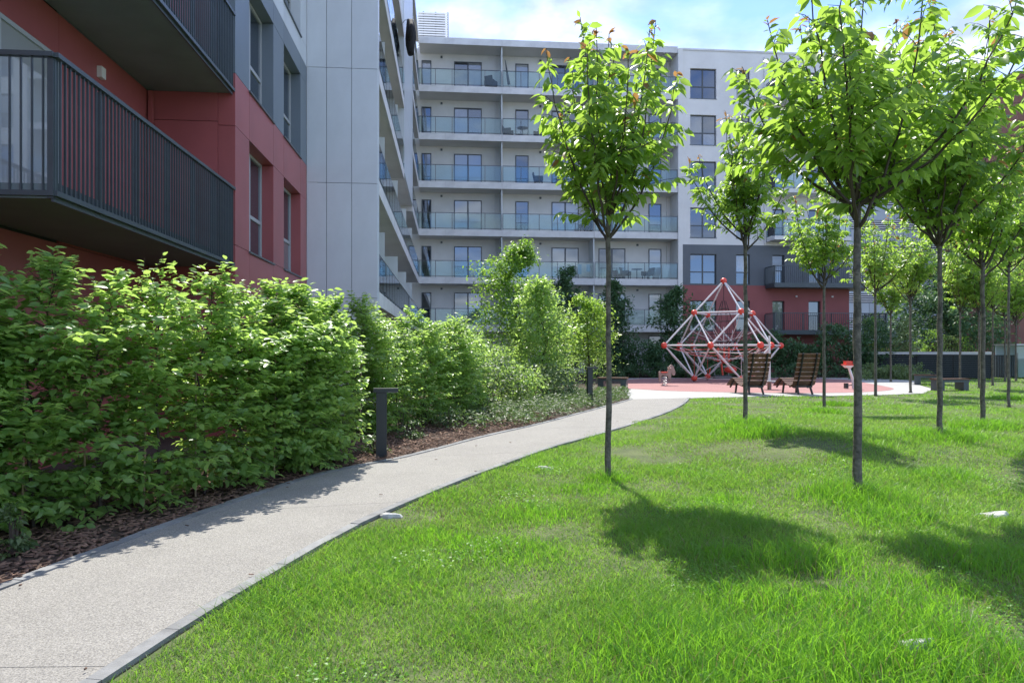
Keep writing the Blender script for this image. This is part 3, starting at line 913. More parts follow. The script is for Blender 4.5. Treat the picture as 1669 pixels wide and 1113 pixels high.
GRV = 'slender cherry trees of the grove by the benches'
GLAB = 'slender young cherry tree in the grove between benches and slatted wall'
cherry(992, 780, 352, -2, 1.22, 'young cherry tree standing close to the kerb of the path', seed=8, lsize=.17, nb=13, dens=1.45, rt=.037)
cherry(1397, 808, 322, -70, 1.75, 'young cherry tree with the broadest crown, ringed by tall grass tufts', seed=11, lsize=.165, nb=15, dens=1.4, rt=.044)
cherry(1215, 692, 378, 160, 1.05, 'narrow cherry tree in front of the lounger closer to the climbing frame', seed=21, lsize=.145, nb=12, dens=1.6)
cherry(1343, 668, 452, 262, 1.15, 'young cherry tree just past the lounger farther from the climbing frame', seed=31, lsize=.155, nb=11, dens=1.45)
cherry(1532, 712, 372, -30, 1.7, 'cherry tree with steep upright branches on top of the lawn mound', seed=41, lsize=.165, nb=14, dens=1.5)
cherry(1602, 692, 425, 205, 1.15, 'cherry tree on the far slope of the lawn mound', seed=51, lsize=.15, nb=11, dens=1.4)
cherry(1644, 664, 430, 235, 1.35, 'bushy cherry tree on the lawn toward the red brown building', seed=61, lsize=.155, nb=12, dens=1.4)
for i, (px, py, fk, tp, rd) in enumerate([(1427,645,470,312,1.4),(1484,640,482,330,1.4),(1565,631,500,345,1.5),(1596,632,505,370,1.3),(1618,628,500,370,1.5),(1638,621,515,390,1.7),(1656,620,520,385,1.7),(1452,622,505,395,1.4)]):
    cherry(px, py, fk, tp, rd, GLAB, GRV, seed=71+i*3, lsize=.18, nb=11, dens=1.05, fine=False, rt=.046)

def shrub(x, y, h, rx_, ry_, nleaf, lsize, m, label, cat='shrub', group=None, seed=0, stems=6, name='shrub', zlow=.08, asp=.5, top=1.0, flat=.5, bark='twig', z0=None):
    """bushy plant: stems from the ground, twigs and leaves through an uneven ellipsoid"""
    r = np.random.default_rng(seed+100)
    z = H(x, y) if z0 is None else z0
    t = thing(name, label, cat, (x, y, z), 0, group)
    sm = MB()
    for i in range(stems):
        a = r.uniform(0, 6.28); q = r.uniform(.1, .75)
        e = np.array([math.cos(a)*rx_*q, math.sin(a)*ry_*q, h*r.uniform(.65, .97)])
        C = bez(np.array([e[0]*.12, e[1]*.12, -.03]), np.array([e[0]*.5, e[1]*.5, h*.55]), e, 6)
        sm.tube(C.tolist(), np.linspace(.016, .004, 6).tolist(), 5, False)
    tag(sm.build('stems', bark, t), kind='stuff')
    # clumps
    nc = max(14, int(nleaf/26))
    a = r.uniform(0, 6.28, nc); zz_ = r.uniform(zlow, 1, nc)
    prof = np.sqrt(np.clip(1-((zz_-.45)/.58)**2, .04, 1))
    rad = np.sqrt(r.uniform(.15, 1, nc))*prof*r.uniform(.78, 1.12, nc)
    C = np.stack([np.cos(a)*rad*rx_, np.sin(a)*rad*ry_, zz_*h*top], 1)
    per = int(nleaf/nc)
    n = nc*per
    Cc = np.repeat(C, per, 0)
    outd = Cc*np.array([1/rx_, 1/ry_, 0]) + r.normal(0, .35, (n, 3))
    sp = min(rx_, ry_, h)*.20
    P = Cc + r.normal(0, sp, (n, 3))*np.array([1, 1, .7])
    P[:, 2] = np.clip(P[:, 2], .02, h*1.08)
    D = outd + r.normal(0, .6, (n, 3)) + np.array([0, 0, -.15])
    N = np.array([0, 0, 1.0]) + r.normal(0, flat, (n, 3))
    Ls = lsize*r.uniform(.6, 1.2, n)
    tag(link('foliage', leaf_mesh('foliage', P, D, N, Ls, Ls*asp, [m], None, False, .2, .12), t), kind='stuff')
    return t

def hedge_plant(x, y, h, seed, label, group, ax, depth=.58, half=.52, ntw=250, lsize=.105, stake=True, cat='hedge', name='hornbeam'):
    """young staked hornbeam: upright stem, flat leafy side sprays"""
    r = np.random.default_rng(seed+900)
    t = thing(name, label, cat, (x, y, 0), 0, group)
    k = 8
    C = np.array([[r.normal(0, .02)*i, r.normal(0, .012)*i, (h-.05)*i/(k-1)-.02] for i in range(k)])
    C[:, :2] *= .6
    MB().tube(C.tolist(), np.linspace(.017, .004, k).tolist(), 6, False).build('stem', 'twig', t)
    if stake:
        sx, sy = r.uniform(-.09, .09), r.uniform(-.22, -.12)
        MB().tube([(sx, sy, -.05), (sx+r.normal(0, .03), sy+.06, h*r.uniform(.55, .78))], [.010, .009], 6).build('stake', 'bamboo', t)
    ca, sa = math.cos(ax), math.sin(ax)
    P, D, N, Ls = [], [], [], []
    tw = MB()
    for i in range(ntw):
        u = r.random()
        zt = .12 + (h-.18)*(u**1.05)
        c0 = np.array([np.interp(zt, C[:, 2], C[:, 0]), np.interp(zt, C[:, 2], C[:, 1]), zt])
        a = r.uniform(0, 6.28)
        taper = 1.0 if zt < h*.72 else max(.30, 1-(zt-h*.72)/(h*.30))
        if zt < .40: taper *= .75
        lx, ly = math.cos(a)*half*taper, math.sin(a)*depth*taper
        q = r.uniform(.55, 1.18)
        end = np.array([(lx*ca-ly*sa)*q, (lx*sa+ly*ca)*q, r.uniform(.02, .26) if zt > .55 else r.uniform(-.12, .10)])
        L = np.linalg.norm(end); d = end/L
        if L < .1: continue
        if i % 3 == 0: tw.tube([c0.tolist(), (c0+end*.55+np.array([0,0,.015])).tolist(), (c0+end).tolist()], [.004, .003, .0015], 3, False)
        side = np.cross(d, [0, 0, 1.0]); side /= np.linalg.norm(side)
        nn = np.array([0, 0, 1.0]) + r.normal(0, .35, 3)
        nl = max(4, int(L/.036))
        for q_ in range(nl):
            f = .25 + .75*(q_+.5)/nl
            sg = 1 if q_ % 2 else -1
            P.append(c0+end*f+r.normal(0, .012, 3)); D.append(d*.55+side*sg*.85+np.array([0, 0, -.25])+r.normal(0, .22, 3))
            N.append(nn+r.normal(0, .28, 3)); Ls.append(lsize*r.uniform(.55, 1.1))
    # leader shoots above the top
    for i in range(3):
        p0 = C[-1]+np.array([r.normal(0, .15), r.normal(0, .12), -.15]); L = r.uniform(.15, .36)
        d = np.array([r.normal(0, .25), r.normal(0, .2), 1.0]); d /= np.linalg.norm(d)
        tw.tube([p0.tolist(), (p0+d*L).tolist()], [.003, .0015], 3, False)
        for q_ in range(int(L/.04)):
            P.append(p0+d*L*(q_+1)/int(L/.04+1)); a = r.uniform(0, 6.28)
            D.append(np.array([math.cos(a), math.sin(a), .35])); N.append(np.array([0, 0, 1.])+r.normal(0, .4, 3)); Ls.append(lsize*r.uniform(.6, 1))
    tag(tw.build('twigs', 'twig', t), kind='stuff')
    P, D, N, Ls = map(np.array, (P, D, N, Ls))
    tag(link('foliage', leaf_mesh('foliage', P, D, N, Ls, Ls*r.uniform(.5, .62, len(Ls)), ['hornbeam_leaf'], None, True, .12, .12), t), kind='stuff')
    return t

# near hedge along the path
ha, hb = np.array([-4.75, 4.9]), np.array([-2.18, 9.75])
hax = math.atan2(*(hb-ha)[::-1])
NH = 11
HLN = unif(chaikin([(-4.9,4.6),(-3.92,5.95),(-3.30,6.95),(-2.98,7.8),(-2.72,8.5),(-2.42,9.25)], 2), NH)
HG = 'staked hornbeams of the hedge beside the path'
ORD = ['', 'second ', 'third ', 'fourth ', 'fifth ', 'sixth ', 'seventh ', 'eighth ', 'ninth ', 'tenth ', 'eleventh ', 'twelfth ', 'thirteenth ']
for i in range(NH):
    p = HLN[i]
    hax = math.atan2(*(HLN[min(i+1, NH-1)]-HLN[max(i-1, 0)])[::-1])
    hedge_plant(p[0]+rng.normal(0,.05), p[1]+rng.normal(0,.05), 2.20+rng.normal(0,.06), i, ('staked hornbeam of the path-side hedge right next to the bollard lamp' if i == NH-1 else 'staked hornbeam of the path-side hedge, %sfrom the near bollard lamp' % ORD[NH-1-i]), HG, hax, ntw=(560,560,520,420,290,260,290,370,540,580,520)[i], lsize=.103)
# second hedge group past the lamp
h2a, h2b = np.array([-2.7, 11.6]), np.array([-.85, 17.2])
for i in range(8):
    p = h2a + (h2b-h2a)*(i+.5)/8
    hedge_plant(p[0]+rng.normal(0,.1), p[1]+rng.normal(0,.1), 2.35-.05*i+rng.normal(0,.08), 40+i, ('hornbeam of the looser hedge closest behind the near bollard lamp' if i == 0 else 'hornbeam of the looser hedge past the bollard lamp, %sin its row' % ORD[i]), 'hornbeams behind the lamp', math.atan2(*(h2b-h2a)[::-1]), .65, .55, 330, .10, i % 3 == 0)

# small trees in the bed
def small_tree(px, py, top_py, rx_, nleaf, lsize, m, label, seed, low=.28, trunk='dark_bark', asp=.5, D_=None, name='garden_tree', lean=0.0, stemr=.05, wide=.45):
    r = np.random.default_rng(seed+300)
    x, y = G(px, py); h = EYE+(570-top_py)*y/F
    t = thing(name, label, 'tree', (x, y, 0), 0)
    k = 9
    C = np.array([[r.normal(0, .02)*i+lean*i/(k-1)*h, r.normal(0, .02)*i, h*.97*i/(k-1)-.02] for i in range(k)])
    MB().tube(C.tolist(), np.linspace(stemr, .006, k).tolist(), 7).build('trunk', trunk, t, smooth=True)
    bm = MB(); P, D, N, Ls = [], [], [], []
    nb = 46
    per = nleaf//nb
    for b in range(nb):
        f = low + (1-low)*((b+r.random())/nb)
        p0 = np.array([np.interp(f*h*.97, C[:, 2], C[:, j]) for j in range(3)])
        a = 2.4*b+r.uniform(-.4, .4)
        g = (f-low)/(1-low)
        w = rx_*(np.sin(np.pi*min(1, (g*.86+.14)**.8))**.7)*(1-.25*g)*r.uniform(.6, 1.1)+.08
        e = np.array([math.cos(a)*w, math.sin(a)*w, w*wide*r.uniform(.4, 1.3)])
        bm.tube([p0.tolist(), (p0+e*.5+np.array([0, 0, -.02])).tolist(), (p0+e).tolist()], [.012, .007, .003], 4, False)
        q = r.random(per)**.75
        pp = p0+e*q[:, None]+r.normal(0, .10+.05*w, (per, 3))
        P.append(pp); D.append(np.tile(e/np.linalg.norm(e), (per, 1))*.6+r.normal(0, .6, (per, 3))+np.array([0, 0, -.3]))
        N.append(np.array([0, 0, 1.])+r.normal(0, .5, (per, 3))); Ls.append(lsize*r.uniform(.6, 1.15, per))
    tag(bm.build('branches', trunk, t), kind='stuff')
    P, D, N, Ls = map(np.concatenate, (P, D, N, Ls))
    tag(link('crown', leaf_mesh('crown', P, D, N, Ls, Ls*asp, [m], None, False, .2, .12), t), kind='stuff')
    return t
small_tree(842, 640, 392, 1.75, 9500, .135, 'birch_leaf', 'tall light green tree with fine leaves in the bed', 1, .22)
small_tree(882, 648, 455, 1.15, 4200, .15, 'hornbeam_leaf', 'green tree with larger leaves next to the tallest garden tree', 2, .18)
small_tree(962, 636, 482, 1.15, 3400, .15, 'cherry_leaf', 'small rounded tree between garden trees and far bollard lamp', 3, .3)
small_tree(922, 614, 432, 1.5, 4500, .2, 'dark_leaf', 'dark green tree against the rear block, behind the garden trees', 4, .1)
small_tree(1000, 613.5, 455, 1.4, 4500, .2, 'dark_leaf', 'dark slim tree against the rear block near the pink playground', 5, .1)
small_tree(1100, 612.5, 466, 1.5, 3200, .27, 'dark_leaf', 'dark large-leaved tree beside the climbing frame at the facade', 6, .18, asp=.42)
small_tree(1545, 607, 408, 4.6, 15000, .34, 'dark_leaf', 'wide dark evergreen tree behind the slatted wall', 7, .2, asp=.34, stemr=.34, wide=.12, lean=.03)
small_tree(1426, 611, 515, .9, 1500, .14, 'birch_leaf', 'little bright tree in front of the louvred garage', 8, .35)
small_tree(1478, 614, 520, .75, 1200, .16, 'pale_leaf', 'thin pale sapling in the bed before the slatted wall', 9, .3, stemr=.02)

# shrubs
SG = 'leafy shrubs in the mulch bed'
bed_shrubs = [(-1.35,17.6,1.15,.8,1600),(-.55,18.6,1.25,.85,1600),(.15,19.4,1.1,.8,1500),(.85,20.2,1.0,.8,1400),(1.35,21.4,.95,.8,1300),(-.2,21.6,1.5,1.0,1700),(-1.6,20.4,1.7,1.1,1800)]
for i, (x, y, h, r_, nl) in enumerate(bed_shrubs):
    shrub(x, y, h, r_, r_*.9, nl, .105, ('pale_leaf','cover_leaf','hornbeam_leaf')[i%3], 'rounded leafy shrub below the garden trees, %s of that clump from the hornbeams' % (ORD[i].strip() or 'first'), group=SG, seed=i)
for i, (x, y, h, r_) in enumerate([(-4.4,13.2,1.9,1.1),(-3.5,16.5,2.2,1.3),(-3.9,20,2.0,1.3),(-2.5,23,2.1,1.4),(-1.0,27,2.2,1.6),(1.2,30,2.1,1.6),(-3.0,28,2.3,1.7),(3.2,31.5,1.7,1.3)]):
    shrub(x, y, h, r_, r_, 1900, .10, 'hornbeam_leaf' if i % 2 else 'dark_leaf', 'tall dense shrub in the bed under the wing, %s from the red block' % (ORD[i].strip() or 'first'), group='shrubs under the wing', seed=20+i)
for i in range(6):
    u = 5.0+i*1.15
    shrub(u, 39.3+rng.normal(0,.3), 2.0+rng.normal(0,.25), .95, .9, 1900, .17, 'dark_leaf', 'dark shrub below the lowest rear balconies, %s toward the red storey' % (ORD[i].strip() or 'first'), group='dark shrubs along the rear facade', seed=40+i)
for i in range(8):
    u = 12.2+i*1.22
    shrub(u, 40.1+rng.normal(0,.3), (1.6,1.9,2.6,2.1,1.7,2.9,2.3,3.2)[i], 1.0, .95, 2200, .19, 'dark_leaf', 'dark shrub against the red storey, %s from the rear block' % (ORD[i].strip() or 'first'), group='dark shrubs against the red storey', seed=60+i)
for i in range(13):
    u = 5.6+i*1.2
    shrub(u, 37.75, .62+.1*(i%3), .68, .4, 420, .10, 'dark_leaf', 'low trimmed dark shrub edging the pink playground, %s from the lone low bench' % (ORD[i].strip() or 'first'), group='low hedge row edging the playground', seed=80+i, stems=3)
for i, (px, py, h) in enumerate([(1398,607,1.4),(1412,606,1.7),(1450,606.5,1.5),(1468,606,1.9),(1496,606,1.4),(1520,606,2.0),(1545,606,1.6),(1572,606,1.5)]):
    x, y = G(px, 608); y = 43.5; x = (px-834.5)*y/F
    shrub(x, y, h+.7, .85, .7, 700, .14, 'birch_leaf' if i % 3 else 'pale_leaf', 'light green shrub behind the slatted wall, %s from the red storey' % (ORD[i].strip() or 'first'), group='light shrubs behind the slatted wall', seed=100+i, z0=0.0)
for i in range(9):
    px = 1402+i*12
    x, y = G(px, 617.5+rng.normal(0,.5))
    shrub(x, y, .55+.12*(i%3), .55, .5, 420, .12, 'pale_leaf', 'low silvery plant at the foot of the slatted wall, %s from the rocking toy' % (ORD[i].strip() or 'first'), group='silvery plants at the slatted wall', seed=120+i, stems=3)
for i, (px, py, h, r_) in enumerate([(655,705,.45,.3),(690,694,.5,.35),(668,715,.3,.25),(610,742,.25,.2),(735,697,.4,.3),(20,905,.35,.12)]):
    x, y = G(px, py)
    shrub(x, y, h, r_, r_, 260, .06, 'cover_leaf', 'small wispy plant at the mulch edge near the bollard lamp' if i < 5 else 'tiny upright sprig in the mulch in front of the hedge', group='wispy plants in the mulch' if i < 5 else None, seed=140+i, stems=4, name='small_plant')

# ground cover beside the path
n = 60000
x = rng.uniform(-3.2, 4.2, n); y = rng.uniform(11.5, 27, n)
k = inside(bed_side, x, y)
dd = np.min(np.hypot(x[:, None]-LE[None, ::3, 0], y[:, None]-LE[None, ::3, 1]), axis=1)
patch = np.sin(x*3.1+y*1.3)*np.sin(y*2.2-x)+.4*np.sin(5*x+y*4)
k &= (dd > .10) & (dd < 1.5+.9*smooth(14, 17, y)) & (y > 13.2+.6*patch) & (patch > -.95)
x, y, dd = x[k], y[k], dd[k]
n = len(x)
top = (.10+.26*smooth(0.05, .7, dd))*(.75+.3*np.sin(x*4.3)*np.sin(y*3.7))
P = np.stack([x, y, rng.random(n)**.6*top+.01], 1)
D = rng.normal(0, 1, (n, 3)); D[:, 2] = np.abs(D[:, 2])*.5
N = np.array([0, 0, 1.])+rng.normal(0, .5, (n, 3))
Ls = rng.uniform(.05, .11, n)
tag(link('ground_cover', leaf_mesh('ground_cover', P, D, N, Ls, Ls*.4, ['cover_leaf'], None, False, .2, .1)), 'low spreading evergreen ground cover along the left side of the path', 'ground cover', kind='stuff')

# ------------------------------------------------------------------ grass
def blades(x, y, h, w, seg, lean, name, mats, midx):
    n = len(x)
    z = hgt(x, y)-.006
    a = rng.uniform(0, 2*np.pi, n); la = rng.uniform(0, 2*np.pi, n)
    ln = lean*rng.uniform(.2, 1.3, n)*h
    sx, sy = np.cos(a)*w/2, np.sin(a)*w/2
    lx, ly = np.cos(la)*ln, np.sin(la)*ln
    def pt(f, s): return np.stack([x+sx*s+lx*f*f, y+sy*s+ly*f*f, z+h*f*(1-.25*lean*f)], 1)
    if seg == 2:
        V = np.stack([pt(0,-1), pt(0,1), pt(.5,-.75), pt(.5,.75), pt(1,0)], 1)
        q = np.array([[0,1,3],[0,3,2],[2,3,4]])
    else:
        V = np.stack([pt(0,-1), pt(0,1), pt(1,0)], 1)
        q = np.array([[0,1,2]])
    k = V.shape[1]
    T = (q[None]+(np.arange(n)*k)[:, None, None]).reshape(-1, 3)
    return V.reshape(-1, 3), T, np.repeat(midx, len(q))
tufts = [(992,783,.30,.20),(1397,812,.55,.26),(1215,696,.55,.24),(1343,672,.5,.2),(1532,714,.6,.22),(1245,705,.5,.22),(1540,780,.35,.22),(1360,660,.5,.2),(1460,850,.40,.24),(1230,990,.40,.20),(1310,920,.45,.24),(1180,910,.3,.17),(1130,1080,.6,.22),(1350,1080,.5,.24),(1560,1090,.6,.22),(1090,1020,.35,.17),(1180,820,.35,.15),(1650,650,.6,.2),(1602,696,.5,.2),(700,880,.4,.13),(860,840,.5,.13),(1450,1000,.5,.17),(960,800,.4,.13),(1620,920,.5,.2),(1500,960,.4,.14),(820,900,.5,.12)]
TF = [(*GL(a, b)[:2], r_, hh) for a, b, r_, hh in tufts]
STN = [GL(1620,841), GL(1490,1052), GL(637,842), GL(890,764)]
Vs, Ts, Ms = [], [], []
off = 0
for (ya, yb, den, seg, wd) in ((2.2,4.2,11500,2,.0052),(4.2,6.2,8500,2,.0060),(6.2,9,5200,2,.0072),(9,13,3600,1,.0100),(13,19,1200,1,.014),(19,28,420,1,.022),(28,43,130,1,.035)):
    A = (yb-ya)*(yb+ya)*1.0
    n = int(A*den)
    y = np.sqrt(rng.uniform(ya*ya, yb*yb, n)); x = rng.uniform(-.86, 1.14, n)*y
    near_edge = rng.normal(0, .015, n)
    k = ~inside(path_fat, x+near_edge, y) & ~inside(plaza_poly, x, y) & ~inside(bed_side, x, y)
    k &= ~((x > 5.6) & (x < 24.5) & (y > 37.1)) & ~((x < 6) & (y > 30))
    for (sx_, sy_, _z) in STN: k &= np.hypot((x-sx_), (y-sy_)*1.5+.02) > .115
    x, y = x[k], y[k]
    n = len(x)
    pn = np.sin(1.9*x+.7*y+.6)*np.sin(1.5*y-.8*x)+.6*np.sin(4.3*x-1.1*y)*np.sin(3.9*y+1.3*x)
    fl = np.sin(.9*x+2.1)*np.sin(1.1*y+.4)          # thinner, drier areas
    kk = rng.random(n) < np.clip(.76+.26*pn-.16*np.clip(fl, 0, 1), .58, 1)
    x, y, pn, fl = x[kk], y[kk], pn[kk], fl[kk]
    n = len(x)
    h = (.050+.024*pn-.016*np.clip(fl, 0, 1))*rng.uniform(.45, 1.7, n)*(1+.5*(rng.random(n) < .06))
    h = np.clip(h, .018, .2)
    mi = np.zeros(n, int)
    mi[rng.random(n) < .08+.22*np.clip(fl, 0, 1)] = 2
    mi[rng.random(n) < np.clip(.18+.22*pn, .05, .5)] = 1
    w = np.full(n, wd)*rng.uniform(.7, 1.3, n)
    v, t_, m_ = blades(x, y, h, w, seg, .95, '', None, mi)
    Vs.append(v); Ts.append(t_+off); Ms.append(m_); off += len(v)
for (tx, ty, tr, th) in TF:
    n = int(900*(tr/.4)**2*min(1, 7/ty+.25))
    rr = tr*np.sqrt(rng.random(n))*rng.uniform(.6, 1.2, n); a = rng.uniform(0, 6.28, n)
    x = tx+rr*np.cos(a)*1.15; y = ty+rr*np.sin(a)
    k = ~inside(path_poly, x, y) & ~inside(plaza_poly, x, y)
    x, y, rr = x[k], y[k], rr[k]; n = len(x)
    h = th*rng.uniform(.45, 1.15, n)*np.clip(1.15-.6*rr/tr, .35, 1)
    v, t_, m_ = blades(x, y, h, np.full(n, .0065*max(1, ty/7)), 2, .75, '', None, np.where(rng.random(n) < .05, 2, 1))
    Vs.append(v); Ts.append(t_+off); Ms.append(m_); off += len(v)
me = numesh('grass', np.concatenate(Vs), np.concatenate(Ts), ['grass_blade', 'tall_grass', 'dry_grass'], np.concatenate(Ms))
tag(link('grass', me), 'bright green uneven lawn grass with taller tufts', 'grass', kind='stuff')

# clover and other broad-leaved weeds in patches
n = 60000
y = np.sqrt(rng.uniform(2.3**2, 9**2, n)); x = rng.uniform(-.86, .86, n)*y
wp = np.sin(2.3*x+1.1*y)*np.sin(1.9*y-1.4*x+1)+.5*np.sin(6*x-2*y)*np.sin(5*y+x)
k = (wp > .62) & ~inside(path_fat, x, y) & ~inside(bed_side, x, y)
x, y = x[k], y[k]; n = len(x)
P = np.stack([x, y, hgt(x, y)+rng.uniform(.02, .065, n)], 1)
D = rng.normal(0, 1, (n, 3)); D[:, 2] *= .2
N = np.array([0, 0, 1.])+rng.normal(0, .35, (n, 3))
Ls = rng.uniform(.012, .026, n)
tag(link('clover', leaf_mesh('clover', P, D, N, Ls, Ls*.85, ['tall_grass'], None, False, .1, .1)), 'patches of small clover leaves low in the lawn', 'clover', kind='stuff')

# flat pale stones in the lawn
for i, (px, py, w, lab) in enumerate([(1620,841,.26,'flat pale stone in the grass at the foot of the mound'),(1490,1052,.17,'pale stone half hidden in tall grass'),(637,842,.20,'flat pale stone in the grass touching the path kerb'),(890,764,.22,'flat grey stone in short grass before the lone path-side cherry tree')]):
    r = random.Random(i); x, y, z = GL(px, py)
    m = MB(); nq = 11
    for lev, (sc, zz_) in enumerate(((1.05, -.05), (1.0, .012), (.86, .030), (.45, .034))):
        for q in range(nq):
            a = 6.283*q/nq
            k_ = (1+.22*math.sin(3*a+i)+.12*math.sin(5*a+2*i))*sc
            m.v.append((math.cos(a)*w*.5*k_, math.sin(a)*w*.30*k_, zz_+r.uniform(-.006, .006)+.012*math.cos(a+i)))
    for lev in range(3):
        for q in range(nq):
            m.f.append((lev*nq+q, lev*nq+(q+1) % nq, (lev+1)*nq+(q+1) % nq, (lev+1)*nq+q))
    m.f.append(tuple(3*nq+q for q in range(nq)))
    o = m.build('stone', 'stone', None, (x, y, z))
    tag(o, lab, 'stone')

# ------------------------------------------------------------------ bollard lamps
mat('lamp_black', (0.018, 0.023, 0.026), 0.4)
def bollard(px, py, h, label, rot):
    x, y = G(px, py)
    t = thing('bollard_lamp', label, 'lamp', (x, y, 0), rot)
    MB().box(-.072, .072, -.05, .05, -.03, h-.06).build('post', 'lamp_black', t)
    hd = MB().box(-.11, .23, -.07, .07, h-.055, h).build('lamp_head', 'lamp_black', t)
    pbox('diffuser', hd, 'lamp_white', .09, .215, -.05, .05, h-.060, h-.056)
    pbox('base_plate', t, 'black_metal', -.10, .10, -.075, .075, -.01, .018)
bollard(622, 744, .965, 'black T-shaped bollard lamp at the end of the near hedge', R(8))
bollard(961, 659, 1.04, 'black bollard lamp in the ground cover near the low bench', R(20))

# ------------------------------------------------------------------ climbing frame
cf0 = G(1179.5, 621.5)
cfr = thing('climbing_frame', 'octahedral rope climbing frame of white tubes with red ball joints', 'climbing frame', (cf0[0], cf0[1], .017), 0)
RC, ZM = 3.06, 1.70
th0 = math.acos(-.90)
# corners: left, front right, right, back left
cor = [np.array([-.885*RC, -.465*RC*-1*-1, ZM]), None, None, None]
a0 = math.radians(180+27.5-14.2)
cor = [np.array([RC*math.cos(a0+i*math.pi/2), RC*math.sin(a0+i*math.pi/2), ZM]) for i in range(4)]
apex = np.array([0, 0, ZM+RC]); nad = np.array([0, 0, ZM-RC])
up = [(c+apex)/2 for c in cor]; lo = [(c+nad)/2 for c in cor]
mid = [(cor[i]+cor[(i+1) % 4])/2 for i in range(4)]
def tube1(a, b, r=.038, m_='white_tube', name='tube', par=None):
    a = np.asarray(a); b = np.asarray(b); d = (b-a)/np.linalg.norm(b-a)
    s = .10 if name == 'tube' else 0
    return MB().tube([tuple(a+d*s), tuple(b-d*s)], r, 8).build(name, m_, par or cfr, smooth=False)
edges = []
for i in range(4):
    j = (i+1) % 4
    edges += [(apex, up[i]), (up[i], up[j]), (up[i], cor[i]), (up[i], mid[i]), (up[j], mid[i]), (cor[i], mid[i]), (mid[i], cor[j]), (cor[i], lo[i]), (lo[i], mid[i]), (lo[j], mid[i])]
for a, b in edges: tube1(a, b)
for p in [apex]+up+cor+mid+lo:
    MB().ball((0, 0, 0), .148, 16, 10).build('ball_joint', 'red_plastic', cfr, tuple(p), smooth=True)
for p in lo:
    MB().tube([(p[0], p[1], -.05), (p[0], p[1], p[2]-.1)], .05, 8).build('foot', 'frame_dark', cfr)
ctr = np.array([0, 0, ZM])
MB().ball((0, 0, 0), .13, 14, 9).build('ball_joint', 'red_plastic', cfr, (0, 0, ZM-.72), smooth=True)
hub = np.array([0, 0, ZM-.72])
# rope nets
def rope(pts, m_, r=.012):
    MB().tube([tuple(p) for p in pts], r, 5, False).build('rope', m_, cfr)
def sag(a, b, s=.12, n=6):
    t = np.linspace(0, 1, n)[:, None]; p = a*(1-t)+b*t; p[:, 2] -= s*4*(t*(1-t))[:, 0]
    return p
rr_ = random.Random(9)
order8 = [cor[0], mid[0], cor[1], mid[1], cor[2], mid[2], cor[3], mid[3]]
for p in cor+mid: rope(sag(p, hub, .10), 'pale_rope', .015)
for f, m_ in ((.30, 'pale_rope'), (.5, 'red_rope'), (.7, 'pale_rope'), (.85, 'red_rope')):
    order = [cor[0], mid[0], cor[1], mid[1], cor[2], mid[2], cor[3], mid[3]]
    pp = [hub*(1-f)+q*f - np.array([0, 0, .4*f*(1-f)]) for q in order]
    for i in range(8): rope(sag(pp[i], pp[(i+1) % 8], .05, 4), m_, .013)
for i in range(8):
    q0, q1 = order8[i], order8[(i+1) % 8]
    for f in (.2, .4, .6, .8):
        a_ = hub*(1-f)+q0*f - np.array([0, 0, .4*f*(1-f)]); b_ = hub*(1-f*.8)+q1*f*.8 - np.array([0, 0, .1])
        rope(sag(a_, b_, .06, 4), ('pale_rope', 'red_rope', 'black_rope')[rr_.randrange(3)], .012)
    t0 = up[i//2]*.35+q0*.65 if i % 2 == 0 else (up[i//2]+up[(i//2+1) % 4])*.25+q0*.5
    rope(sag(t0, hub+np.array([math.cos(i)*.6, math.sin(i)*.6, .9]), .15, 5), 'pale_rope' if i % 2 else 'black_rope', .013)
    rope(sag(q0, lo[i//2], .10, 5), 'pale_rope', .012)
    rope(sag((q0+hub)/2, lo[(i+1)//2 % 4], .08, 5), 'pale_rope' if i % 3 else 'red_rope', .012)
for i in range(4):
    rope(sag(lo[i], hub, -.05), 'pale_rope', .014); rope(sag(lo[i], lo[(i+1) % 4], .02), 'pale_rope', .012)
    rope(sag(up[i], hub+np.array([0, 0, .5]), .18), 'pale_rope', .014)
for q in range(8):
    a = q*math.pi/4
    for r0, z0, r1, z1 in ((.10, ZM+RC-.95, .62, ZM+.55), (.62, ZM+.55, .30, ZM-.6)):
        rope([np.array([math.cos(a)*r0, math.sin(a)*r0, z0]), np.array([math.cos(a)*r1, math.sin(a)*r1, z1])], 'black_rope', .010)
for r0, z0 in ((.24, ZM+1.75), (.42, ZM+1.15), (.62, ZM+.55), (.52, ZM+.15), (.42, ZM-.25)):
    pts = [np.array([math.cos(k_*math.pi/6)*r0, math.sin(k_*math.pi/6)*r0, z0]) for k_ in range(13)]
    rope(pts, 'black_rope', .011)
rope([apex, np.array([0, 0, ZM+RC-.95])], 'black_rope', .016)
rope([hub, hub+np.array([0, 0, 1.6])], 'pale_rope', .03)
for a in (.3, 2.4, 4.5):
    c = hub+np.array([math.cos(a)*.28, math.sin(a)*.28, .25])
    MB().tube([tuple(c+np.array([0, 0, -.30])), tuple(c+np.array([0, 0, .38]))], [.055, .045], 8).build('rubber_post', 'red_plastic', cfr)
MB().ball((0, 0, 0), .30, 14, 8, .55).build('seat', 'red_plastic', cfr, (.35, .1, ZM-1.15), smooth=True)

